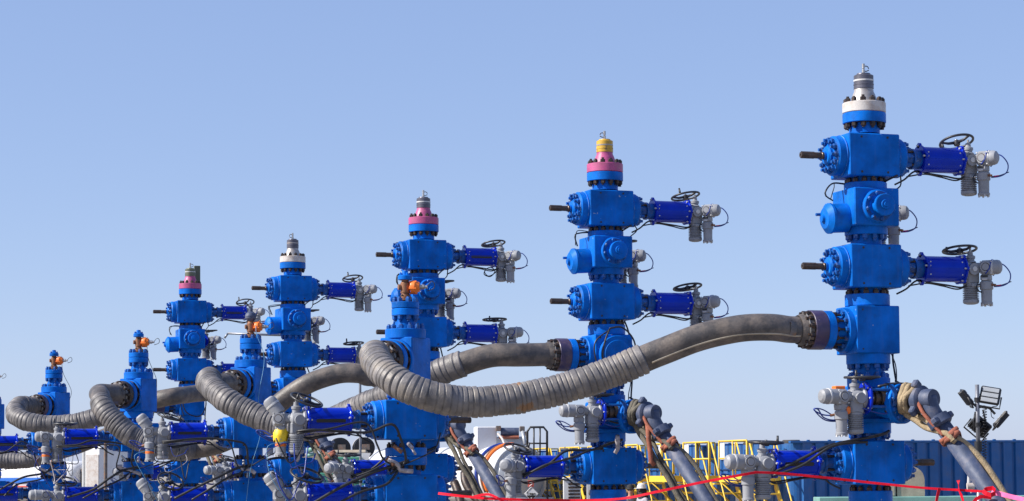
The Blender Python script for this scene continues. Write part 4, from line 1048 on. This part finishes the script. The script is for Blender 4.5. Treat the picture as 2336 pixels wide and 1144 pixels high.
for x, k in ((.45, 'orange'), (.60, 'brown'), (.95, 'bcable')):
    ob('strap_hose', MB().mat(k).tube([(x+.12*math.sin(a*.1), RT*1.035*math.cos(-.5+a*.085), zc+RT*1.035*math.sin(-.5+a*.085)) for a in range(26)], .045, 8), AT)
def aw(px, py, Y): # world to tanker-local
    v = P(px, py, Y)-AT.location; return Matrix.Rotation(-AT.rotation_euler.z, 3, 'Z') @ v
# manway box, pipework
mw = aw(1107, 1022, 69.6); mwz = P(1107, 974, 69.6).z; c_ = aw(1107, 1000, 69.6)
ob('splash_box', MB().mat('twhite').at(Matrix.Translation((c_.x, c_.y, 0)) @ Matrix.Rotation(-AT.rotation_euler.z+R(12), 4, 'Z')).box((0, 0, (mwz+mw.z)/2-.15), (.62, .5, mwz-mw.z+.3), .03), AT)
mb = MB().at(Matrix.Rotation(-AT.rotation_euler.z, 4, 'Z') @ Matrix.Translation(-AT.location))
pa, pb_ = P(1137, 976, 69.4), P(1192, 977, 69.4)
mid = (pa+pb_)/2
mb.mat('slate').cyl(P(1142, 986, 69.4), P(1184, 986, 69.4), .13, n=16); mb.mat('redsl').cyl(P(1138, 998, 69.3), P(1184, 998, 69.3), .05, n=8)
mb.mat('mach').box(P(1137, 978, 69.3), (.16, .2, .16), .02).box(P(1191, 979, 69.3), (.16, .2, .16), .02).cyl(P(1190, 990, 69.3), P(1202, 990, 69.3), .06, n=8)
mb.mat('tgray').box(P(1165, 1010, 69.6), (.9, .3, .35), .03); mb.mat('white').tube(spline([P(1136, 990, 69.2), P(1146, 1002, 69), P(1152, 1018, 68.6)], .05), .035, 8); mb.mat('tgray').tube([P(1192, 985, 69.2), P(1198, 1014, 69)], .05, 8); mb.mat('dark').tube([P(1198, 985, 69.1), P(1204, 1014, 69)], .02, 6)
ob('valve_gear', mb, AT)
mb = MB().at(Matrix.Rotation(-AT.rotation_euler.z, 4, 'Z') @ Matrix.Translation(-AT.location)).mat('black')
pts = [P(1203, 1045, 68), P(1203, 985, 68), P(1210, 975, 68), P(1240, 975, 68), P(1248, 985, 68), P(1248, 1045, 68)]
mb.tube(pts, .035, 8)
for x in (1218, 1232): mb.tube([P(x, 975, 68), P(x, 1045, 68)], .025, 6)
mb.tube([P(1203, 1012, 68), P(1248, 1012, 68)], .025, 6); ob('ladder_cage', mb, AT)
for x in (1203, 1248):
    v = P(x, 1045, 68); ob('ladder_rail', MB().at(Matrix.Rotation(-AT.rotation_euler.z, 4, 'Z') @ Matrix.Translation(-AT.location)).mat('black').tube([v, (v.x, v.y, .5)], .03, 8), AT)
def diamond(px, py, Y, half, kind):
    v = P(px, py, Y); g = ob('placard', MB().mat('twhite').at(Matrix.Rotation(PI/4, 4, 'Y')).box((0, 0, 0), (half*1.414, .012, half*1.414), .004), AT)
    g.matrix_world = Matrix.Translation(v); loc = aw(px, py, Y); g.location = loc; g.rotation_euler = (0, 0, -AT.rotation_euler.z)
    if kind == 'corrosive':
        s = half*.93
        ob('placard_print', MB().mat('cloth').prism([(0, -s), (s*.72, -s*.28), (-s*.72, -s*.28)], -.012, -.009).prism([(-s*.78, s*.10), (-s*.66, s*.22), (-s*.5, s*.42), (0, s*.95), (.03, s*.9), (-s*.45, s*.40), (-s*.6, s*.10)][::1], -.012, -.009), g)
        for txt, sz, x, z, kk in (('1789', half*.62, 0, -.03, 'cloth'), ('8', half*.42, 0, -half*.68, 'twhite')):
            fc = bpy.data.curves.new('number', 'FONT'); fc.body = txt; fc.size = sz; fc.align_x = 'CENTER'; fc.align_y = 'CENTER'; fc.extrude = .002; fc.offset = .004
            tmp = bpy.data.objects.new('tmp', fc); C.objects.link(tmp); dg = bpy.context.evaluated_depsgraph_get()
            me = bpy.data.meshes.new_from_object(tmp.evaluated_get(dg)); bpy.data.objects.remove(tmp); me.materials.clear(); me.materials.append(MT[kk])
            ob('number', me, g, (x, -.015, z), (PI/2, 0, 0))
    else:
        s = half*.8
        ob('placard_print', MB().mat('rstripe').box((0, -.01, s*.35), (s*.9, .004, s*.35), .001).tube([(-s*.35, -.012, -s*.5), (s*.3, -.012, s*.2)], .02, 6), g)
diamond(1212, 1127, 66.5, .205, 'corrosive'); 
v = aw(1211, 1104, 67); ob('placard', MB().mat('rstripe').box((0, 0, 0), (.17, .012, .19), .004).mat('twhite').box((.01, -.004, .03), (.1, .01, .02), .002).tube([(-.05, -.008, -.08), (.05, -.008, -.0)], .012, 6), AT, v, (0, 0, -AT.rotation_euler.z))
ob('rear_bumper', MB().mat('tgray').box((-.1, 0, 1.15), (.5, 1.9, .5), .03).mat('black').box((-.3, 0, .7), (.15, 2.2, .15), .02), AT)
mb = MB().mat('mach').box((5.5, 0, 1.0), (11, .8, .2), .02); ob('chassis', mb, AT)
for x in (1.0, 2.3):
    for y in (-.85, .85):
        w = ob('wheel', MB().mat('black').at(axisM((x, y-.15, .5), (0, 1, 0))).rev([(.2, 0), (.47, .0), (.5, .04), (.5, .26), (.47, .3), (.2, .3)], 28), AT)
        ob('rim', MB().mat('lgray').at(axisM((x, y-.12, .5), (0, 1, 0))).rev([(0, 0), (.2, 0), (.22, .12), (.22, .24), (0, .24)], 20), w)
for x in (1.9, 4.6): ob('saddle', MB().mat('mach').box((x, 0, zc-RT-.05), (.2, 1.4, .3), .02), AT)
ob('drain_hose', MB().mat('dark').at(Matrix.Rotation(-AT.rotation_euler.z, 4, 'Z') @ Matrix.Translation(-AT.location)).tube(spline([P(1060, 1078, 67.6), P(1062, 1100, 67.4), P(1075, 1125, 67.2), P(1090, 1142, 67), P(1095, 1160, 67)], .1), .13, 8).tube(spline([P(1036, 1100, 67.6), P(1044, 1120, 67.4), P(1052, 1150, 67)], .1), .13, 8), AT)
# ------------------------------------------------------------------ white tank truck far left
q0 = P(-60, 1054, 88); q1 = P(203, 1054, 88); ca, sa = math.cos(R(24)), math.sin(R(24)); Ltk = (q1.x-q0.x)/ca; zt0 = q0.z; zb0 = P(100, 1150, 88).z
WT = empty('tank_truck', (q1.x-Ltk*ca, q1.y+Ltk*sa, 0), -R(24), 'white tank truck with a blue side stripe behind the far left trees', 'tank truck')
o = []; hz = (zt0-zb0)/2; cz_ = (zt0+zb0)/2
for k in range(40):
    a = 2*PI*k/40; o.append((1.05*math.copysign(abs(math.cos(a))**.7, math.cos(a)), hz*math.copysign(abs(math.sin(a))**.62, math.sin(a))))
mb = MB().mat('twhite'); vs = []; fs = []; xs = [(-1.5, 1), (Ltk-.45, 1), (Ltk-.22, .96), (Ltk-.08, .86), (Ltk, .7)]
for x, s in xs: vs += [(x, y*s, cz_+z*s) for y, z in o]
for i in range(len(xs)-1):
    for k in range(40): j = (k+1) % 40; fs.append((i*40+k, i*40+j, i*40+40+j, i*40+40+k))
fs += [[4*40+k for k in range(40)]]
mb.add(vs, fs, True); ob('barrel', mb, WT)
zs0, zs1 = P(100, 1102, 88).z, P(100, 1090, 88).z
ob('stripe', MB().mat('stripe').box((Ltk/2-.9, -1.075, (zs0+zs1)/2), (Ltk+.7, .03, zs1-zs0), .004), WT)
zs = P(100, 1110, 88).z; ob('red_band', MB().mat('rstripe').box((Ltk/2-1.0, -1.075, zs), (Ltk-.8, .03, .05), .004), WT)
ob('chassis', MB().mat('mach').box((Ltk/2-.4, 0, zb0-.2), (Ltk+2, .9, .3), .02), WT)
for x in (.2, 1.5, 5.4):
    w = ob('wheel', MB().mat('black').at(axisM((x, -1.1, .5), (0, 1, 0))).rev([(.2, 0), (.47, .0), (.5, .04), (.5, .3), (.2, .3)], 24), WT); ob('rim', MB().mat('lgray').at(axisM((x, -1.08, .5), (0, 1, 0))).rev([(0, 0), (.2, 0), (.22, .1), (.22, .2)], 16), w)
# cab
cx0 = Ltk+(P(206, 1020, 88).x-q1.x)/ca; cx1 = Ltk+(P(266, 1020, 87).x-q1.x)/ca; cz1 = P(240, 1019, 87).z; cw = cx1-cx0
ob('cab', MB().mat('twhite').box((cx0+cw*.70, -.1, (cz1+.5)/2+.1), (cw*.62, 2.1, cz1-.7), .10).mat('white').box((cx0+cw*.70, -1.16, (cz1+.5)/2+.1), (cw*.44, .03, cz1-1.3), .012), WT)
ob('cab_back', MB().mat('mach').box((cx0+cw*.10, .1, 1.6), (cw*.26, 1.4, 1.7), .05).mat('tgray').cyl((cx0+cw*.29, -.95, .6), (cx0+cw*.29, -.95, cz1+.0), .075, n=12), WT)
ob('ladder', MB().mat('lgray').cyl((cx0+cw*.36, -1.1, .5), (cx0+cw*.36, -1.1, cz1-.1), .03, n=8).box((cx0+cw*.1, -.75, 1.0), (.2, .15, .35), .02), WT)
ob('top_rail', MB().mat('lgray').tube([(-.8, -.5, zt0), (-.8, -.5, zt0+.12), (Ltk-.6, -.5, zt0+.12), (Ltk-.6, -.5, zt0)], .02, 6), WT)
# ------------------------------------------------------------------ pump skid in the middle
def wl(px, py, Y, o): v = P(px, py, Y); return Vector((v.x-o.x, v.y-o.y, v.z))
base = P(770, 1100, 66); base.z = 0
PS = empty('pump_skid', base, 0, 'green and tan pump skid with two black reels behind the lower left drives', 'pump skid')
L_ = lambda px, py, dy=0: wl(px, py, 66+dy, base)
for (px, py, rr) in ((771, 1023, 24), (826, 1022, 24)):
    c = L_(px, py); r_ = rr*66/F0
    g = ob('reel', MB().mat('black').at(axisM(c+Vector((-.0, .25, 0)), (.25, -1, 0))).rev([(0, 0), (r_, 0), (r_, .10), (r_*.93, .11), (r_*.9, .2), (r_, .21), (r_, .31), (0, .31)], 36), PS)
    ob('rim_band', MB().mat('white').at(axisM(c+Vector((-.0, .25, 0)), (.25, -1, 0))).rev([(r_*1.01, .0), (r_*1.02, .03), (r_*1.01, .06)], 36), g)
    ob('plate', MB().mat('mach').box(c+Vector((.12, -.13, .02)), (.22, .02, .16), .004), g)
mb = MB().mat('tan').box(L_(800, 1047), (1.0, .6, .5), .06).box(L_(700, 1048), (1.7, .8, .28), .03).mat('white').prism([(0, 0), (.42, 0), (.5, .34), (.05, .34)], -.05, .05)
ob('deck_box', mb, PS)
z_ = L_(0, 1040).z
mb = MB().mat('twhite').at(Matrix.Translation(L_(812, 1047, -.5))).prism([(-.25, -.15), (.28, -.15), (.42, .16), (-.25, .16)], -.15, .15); ob('white_guard', mb, PS)
mb = MB().mat('green').box(L_(790, 1052, -.6), (.9, .5, .22), .02).box(L_(732, 1072, -.6), (.12, .3, .9), .02).box(L_(742, 1100, -.6), (.7, .5, .5), .02).box(L_(810, 1105, -.4), (1.6, .6, .5), .02).box(L_(770, 1125, -.3), (2.4, .8, .25), .02)
mb.tube([L_(775, 1056, -.7), L_(788, 1046, -.7), L_(812, 1046, -.7)], .03, 6); ob('green_frame', mb, PS)
mb = MB().mat('mach')
rnd = random.Random(3)
for k in range(26):
    v = L_(rnd.uniform(690, 860), rnd.uniform(1052, 1135), rnd.uniform(-.2, .6)); mb.box(v, (rnd.uniform(.1, .5), rnd.uniform(.1, .4), rnd.uniform(.08, .35)), .02)
ob('pump_block', mb, PS)
mb = MB().mat('pgreen').tube([L_(700, 1030, -.8), L_(722, 1022, -.8), L_(735, 1018, -.8)], .07, 8).tube([L_(700, 1040, -.8), L_(720, 1035, -.8)], .05, 8); ob('pale_pipe', mb, PS)
mb = MB().mat('pole').box((0, .2, .4), (3.4, 1.2, .5), .03)
for x in (-1.3, 0, 1.3): mb.box((x, .2, .1), (.15, 1.2, .2), .01)
ob('base_frame', mb, PS)
# small grey equipment rack below the yellow-collared tree
base2 = P(1318, 1130, 48); base2.z = 0
ER = empty('equipment_rack', base2, 0, 'small grey louvred equipment rack left of the yellow-collared tree foot', 'equipment')
L2 = lambda px, py, dy=0: wl(px, py, 48+dy, base2)
mb = MB().mat('lgray'); ztp = L2(0, 1106).z
mb.box((-.12, 0, ztp/2), (.36, .4, ztp), .01).box((-.10, 0, ztp+.03), (.42, .45, .06), .01); mb.box((.22, -.05, ztp/2), (.08, .3, ztp), .01)
ob('frame', mb, ER)
mb = MB().mat('dark')
for k in range(9): mb.box((-.08, -.205, ztp-.08-k*.07), (.24, .02, .04), .004)
ob('louvre_panel', mb, ER)
mb = MB().mat('mach'); rnd = random.Random(5)
for k in range(18): mb.cyl(L2(1340+rnd.uniform(-10, 16), 1118+rnd.uniform(-8, 40), rnd.uniform(-.1, .2)), L2(1345+rnd.uniform(-12, 14), 1122+rnd.uniform(-8, 40), rnd.uniform(-.2, .1)), rnd.uniform(.02, .05), n=8)
ob('valve_cluster', mb, ER); ob('pipe_stub', MB().mat('slate').cyl(L2(1331, 1122), L2(1342, 1122), .05, n=12), ER)
# boom and posts far behind
b = P(660, 1100, 62); bm = empty('light_mast', (b.x, b.y, 0), 0, 'thin pale grey boom arm crossing the sky behind the second goat-head tree', 'mast')
v0, v1, v2 = [P(*q)-Vector((b.x, b.y, 0)) for q in ((512, 772, 62), (520, 761, 62), (660, 766, 62))]
ob('boom', MB().mat('pole').tube([v0, v1], .03, 6).tube([v1, v2], .03, 8), bm); ob('mast', MB().mat('pole').tube([v2, (v2.x, v2.y, 0)], .05, 8), bm)
b = P(822, 1000, 44); g = empty('post', (b.x, b.y, 0), 0, 'thin dark grey post left of the nearest goat-head tree', 'post'); ob('pole', MB().mat('pole').cyl((0, 0, 0), (0, 0, P(822, 868, 44).z), .024, n=8), g); ob('foot', MB().mat('pole').box((0, 0, .02), (.25, .25, .04), .005), g)
b = P(241, 1000, 50); g = empty('post', (b.x, b.y, 0), 0, 'short grimy brown post under the bare bend of the far left hose', 'post'); ob('pole', MB().mat('mach').cyl((0, 0, 0), (0, 0, P(241, 972, 50).z), .04, n=10), g); ob('foot', MB().mat('brown').box((0, 0, .02), (.3, .3, .04), .005), g)
# ------------------------------------------------------------------ red barrier tape
def ribbon(mb, pts, w, mk, tw=.3, th=.004, seed=1):
    path = spline(pts, .06); rnd = random.Random(seed); ph = rnd.uniform(0, 6); vs = []; fs = []; n = len(path)
    for i, p in enumerate(path):
        t = (path[min(i+1, n-1)]-path[max(i-1, 0)]).normalized(); up = Vector((0, 0, 1)); sd_ = t.cross(up).normalized(); up = sd_.cross(t)
        a = tw*math.sin(i*.11+ph)+tw*.5*math.sin(i*.29+ph*2); d = (up*math.cos(a)+sd_*math.sin(a))*w/2; nn = t.cross(d).normalized()*th/2
        vs += [p+d+nn, p-d+nn, p-d-nn, p+d-nn]
    for i in range(n-1):
        for k in range(4): q = (k+1) % 4; fs.append((i*4+k, i*4+4+k, i*4+4+q, i*4+q))
    fs += [(0, 1, 2, 3), (n*4-1, n*4-2, n*4-3, n*4-4)]
    mb.mat(mk).add(vs, fs); return mb
o = P(1725, 1078, 26.15); BT = empty('barrier_tape', o, 0, 'red barrier tape strung across the lower right, knotted at the right flow line', 'tape')
q = lambda *l: [P(*a)-o for a in l]
ob('tape_left', ribbon(MB(), q((1000, 1126, 27.6), (1060, 1133, 27.2), (1120, 1138, 26.8), (1220, 1141, 26.6), (1330, 1142, 26.4), (1420, 1138, 26.3), (1500, 1122, 26.2), (1600, 1101, 26.15), (1680, 1086, 26.1), (1725, 1078, 26.1)), .029, 'tape', .35, seed=2), BT)
ob('tape_right', ribbon(MB(), q((1725, 1078, 26.1), (1790, 1081, 26.1), (1900, 1092, 26.1), (2000, 1103, 26.1), (2100, 1113, 26.1), (2180, 1118, 26.1), (2250, 1122, 26.0)), .027, 'tape', .3, seed=4), BT)
ob('tape_faded', ribbon(MB(), q((2262, 1122, 25.9), (2300, 1132, 25.8), (2345, 1143, 25.7), (2400, 1158, 25.6)), .062, 'ptape', .5, seed=6), BT)
ob('tape_end', ribbon(MB(), q((2143, 1115, 26.08), (2139, 1130, 26.05), (2136, 1146, 26.03), (2134, 1165, 26.0)), .042, 'tape', .4, seed=7), BT)
ob('tape_end', ribbon(MB(), q((2186, 1096, 26.08), (2187, 1108, 26.08), (2188, 1120, 26.06), (2196, 1138, 26.03), (2200, 1165, 26.0)), .045, 'tape', .5, seed=8), BT)
ob('tape_end', ribbon(MB(), q((2262, 1136, 25.9), (2240, 1133, 25.9), (2228, 1138, 25.9), (2219, 1150, 25.9), (2212, 1170, 25.9)), .04, 'tape', .5, seed=9), BT)
ob('knot', ribbon(MB(), q((2242, 1121, 25.85), (2258, 1130, 25.78), (2272, 1124, 25.82), (2264, 1114, 25.9), (2246, 1118, 25.92)), .05, 'tape', .6, seed=10), BT)
ob('tape_tail', ribbon(MB(), q((1080, 1134, 26.9), (1110, 1128, 26.8), (1130, 1134, 26.7), (1150, 1146, 26.7)), .028, 'tape', .5, seed=11), BT)
# ------------------------------------------------------------------ two workers
def person(loc, rz, shirt, label, hat, hood, lean=0):
    """skinned body standing at loc, facing local -y; height ~1.78 m"""
    t = empty('person', loc, rz, label, 'person')
    J = {'pel': (0, 0, .96, .145), 'wai': (0, .0, 1.08, .135), 'che': (0, .0, 1.30, .165), 'nek': (0, .01, 1.47, .075), 'hd0': (0, -.005, 1.56, .062), 'hd1': (0, -.015, 1.635, .083), 'hd2': (0, -.005, 1.72, .07)}
    E = [('pel', 'wai'), ('wai', 'che'), ('che', 'nek'), ('nek', 'hd0'), ('hd0', 'hd1'), ('hd1', 'hd2')]
    for s, n in ((-1, 'L'), (1, 'R')):
        J.update({n+'sh': (s*.19, .01, 1.41, .07), n+'el': (s*.26, .03, 1.13, .05), n+'wr': (s*.20, -.16, .99, .034), n+'pa': (s*.185, -.22, .97, .035),
                  n+'hi': (s*.095, 0, .90, .10), n+'kn': (s*.11, -.02, .50, .065), n+'an': (s*.12, .02, .10, .045), n+'to': (s*.14, -.15, .04, .04)})
        E += [('che', n+'sh'), (n+'sh', n+'el'), (n+'el', n+'wr'), (n+'wr', n+'pa'), ('pel', n+'hi'), (n+'hi', n+'kn'), (n+'kn', n+'an'), (n+'an', n+'to')]
        for k in range(4):
            x = s*.185+(k-1.5)*.017; l = (.06, .072, .068, .054)[k]
            J[n+'f%d' % k] = (x, -.255, .965, .011); J[n+'g%d' % k] = (x, -.255-l*.6, .945, .010); J[n+'h%d' % k] = (x, -.255-l*.75, .915, .009)
            E += [(n+'pa', n+'f%d' % k), (n+'f%d' % k, n+'g%d' % k), (n+'g%d' % k, n+'h%d' % k)]
        J[n+'t0'] = (s*.15, -.225, .96, .012); J[n+'t1'] = (s*.14, -.26, .945, .010); E += [(n+'pa', n+'t0'), (n+'t0', n+'t1')]
    bm = bmesh.new(); sk = bm.verts.layers.skin.verify(); vv = {}
    for k, (x, y, z, r) in J.items():
        v = bm.verts.new((x, y-lean*max(0, z-1.0), z)); v[sk].radius = (r, r*(.8 if k in ('pel', 'wai', 'che') else 1)); v[sk].use_root = (k == 'pel'); vv[k] = v
    for a, b in E: bm.edges.new((vv[a], vv[b]))
    me = bpy.data.meshes.new('tmp'); bm.to_mesh(me); bm.free()
    tmp = bpy.data.objects.new('tmp', me); C.objects.link(tmp)
    tmp.modifiers.new('s', 'SKIN'); sb = tmp.modifiers.new('u', 'SUBSURF'); sb.levels = sb.render_levels = 2
    dg = bpy.context.evaluated_depsgraph_get(); bd = bpy.data.meshes.new_from_object(tmp.evaluated_get(dg)); bpy.data.objects.remove(tmp)
    bd.materials.clear()
    for k in ('skin', shirt, 'navy', 'cloth'): bd.materials.append(MT[k])
    for p in bd.polygons:
        c = p.center; p.use_smooth = True
        p.material_index = 3 if c.z < .13 else 2 if c.z < .97 and abs(c.x) < .22 and c.y > -.14 else 0 if (c.z > 1.475 and abs(c.x) < .105 or c.y < -.17 and c.z < 1.1) else 1
    ob('body', bd, t)
    yh = -lean*.66
    fm = MB().mat('skin').cyl((0, yh-.095, 1.655), (0, yh-.115, 1.625), .012, .017, n=8); ob('nose', fm, t)
    for s in (-1, 1):
        e = ob('eye', MB().mat('white').at(Matrix.Translation((s*.032, yh-.086, 1.665))).rev([(0, -.011), (.008, -.008), (.011, 0), (.008, .008), (0, .011)], 10), t)
        ob('ear', MB().mat('skin').box((s*.083, yh-.0, 1.645), (.016, .04, .06), .007), t)
    ob('mouth', MB().mat('redsl').box((0, yh-.092, 1.595), (.045, .012, .010), .003), t)
    hd = MB().mat(hat).at(Matrix.Translation((0, yh-.01, 1.70)))
    hd.rev([(.125, -.01), (.128, .0), (.118, .015), (.112, .05), (.09, .10), (.045, .128), (0, .133)], 26)
    hd.mat(hat).box((0, -.13, -.005), (.17, .10, .014), .006).box((0, .02, .12), (.03, .2, .025), .01); ob('hard_hat', hd, t)
    if hood:
        ob('neck_shade', MB().mat('cloth').at(Matrix.Translation((0, yh+.03, 0))).rev([(.10, 1.70), (.112, 1.62), (.12, 1.54), (.15, 1.47), (.155, 1.45)], 22), t)
    ob('hair', MB().mat('cloth').at(Matrix.Translation((0, yh+.018, 1.665))).rev([(0, -.075), (.06, -.06), (.088, -.01), (.088, .04), (.05, .06)], 20), t)
    if not hood:
        ob('harness', MB().mat('cloth').tube([(-.09, -.155-lean*.3, 1.42), (.0, -.165-lean*.2, 1.22), (.10, -.15-lean*.1, 1.08)], .014, 6).tube([(.09, -.155-lean*.3, 1.42), (.0, -.166-lean*.2, 1.22), (-.10, -.15-lean*.1, 1.08)], .014, 6), t)
        ob('collar', MB().mat('rstripe').at(Matrix.Translation((0, yh*.7+.0, 1.485))).ring(.085, .022, (0, 0, 0), 20, 6), t)
    return t
q = P(1437, 1105, 62); s_ = q.z/1.83
a = person((q.x, q.y, 0), R(10), 'jslate', 'worker in a slate shirt and black hat below the yellow-collared tree, facing us', 'cloth', False, .10)
q = P(1466, 1103, 61)
b = person((q.x, q.y, 0), R(-62), 'jgray', 'worker in a pale grey jacket and white hard hat, turned to the left', 'hat', True, .05)
for p_, py in ((a, 1105), (b, 1103)):
    zz_ = P(1450, py, p_.location.y).z; f = zz_/1.83; p_.scale = (f, f, f)
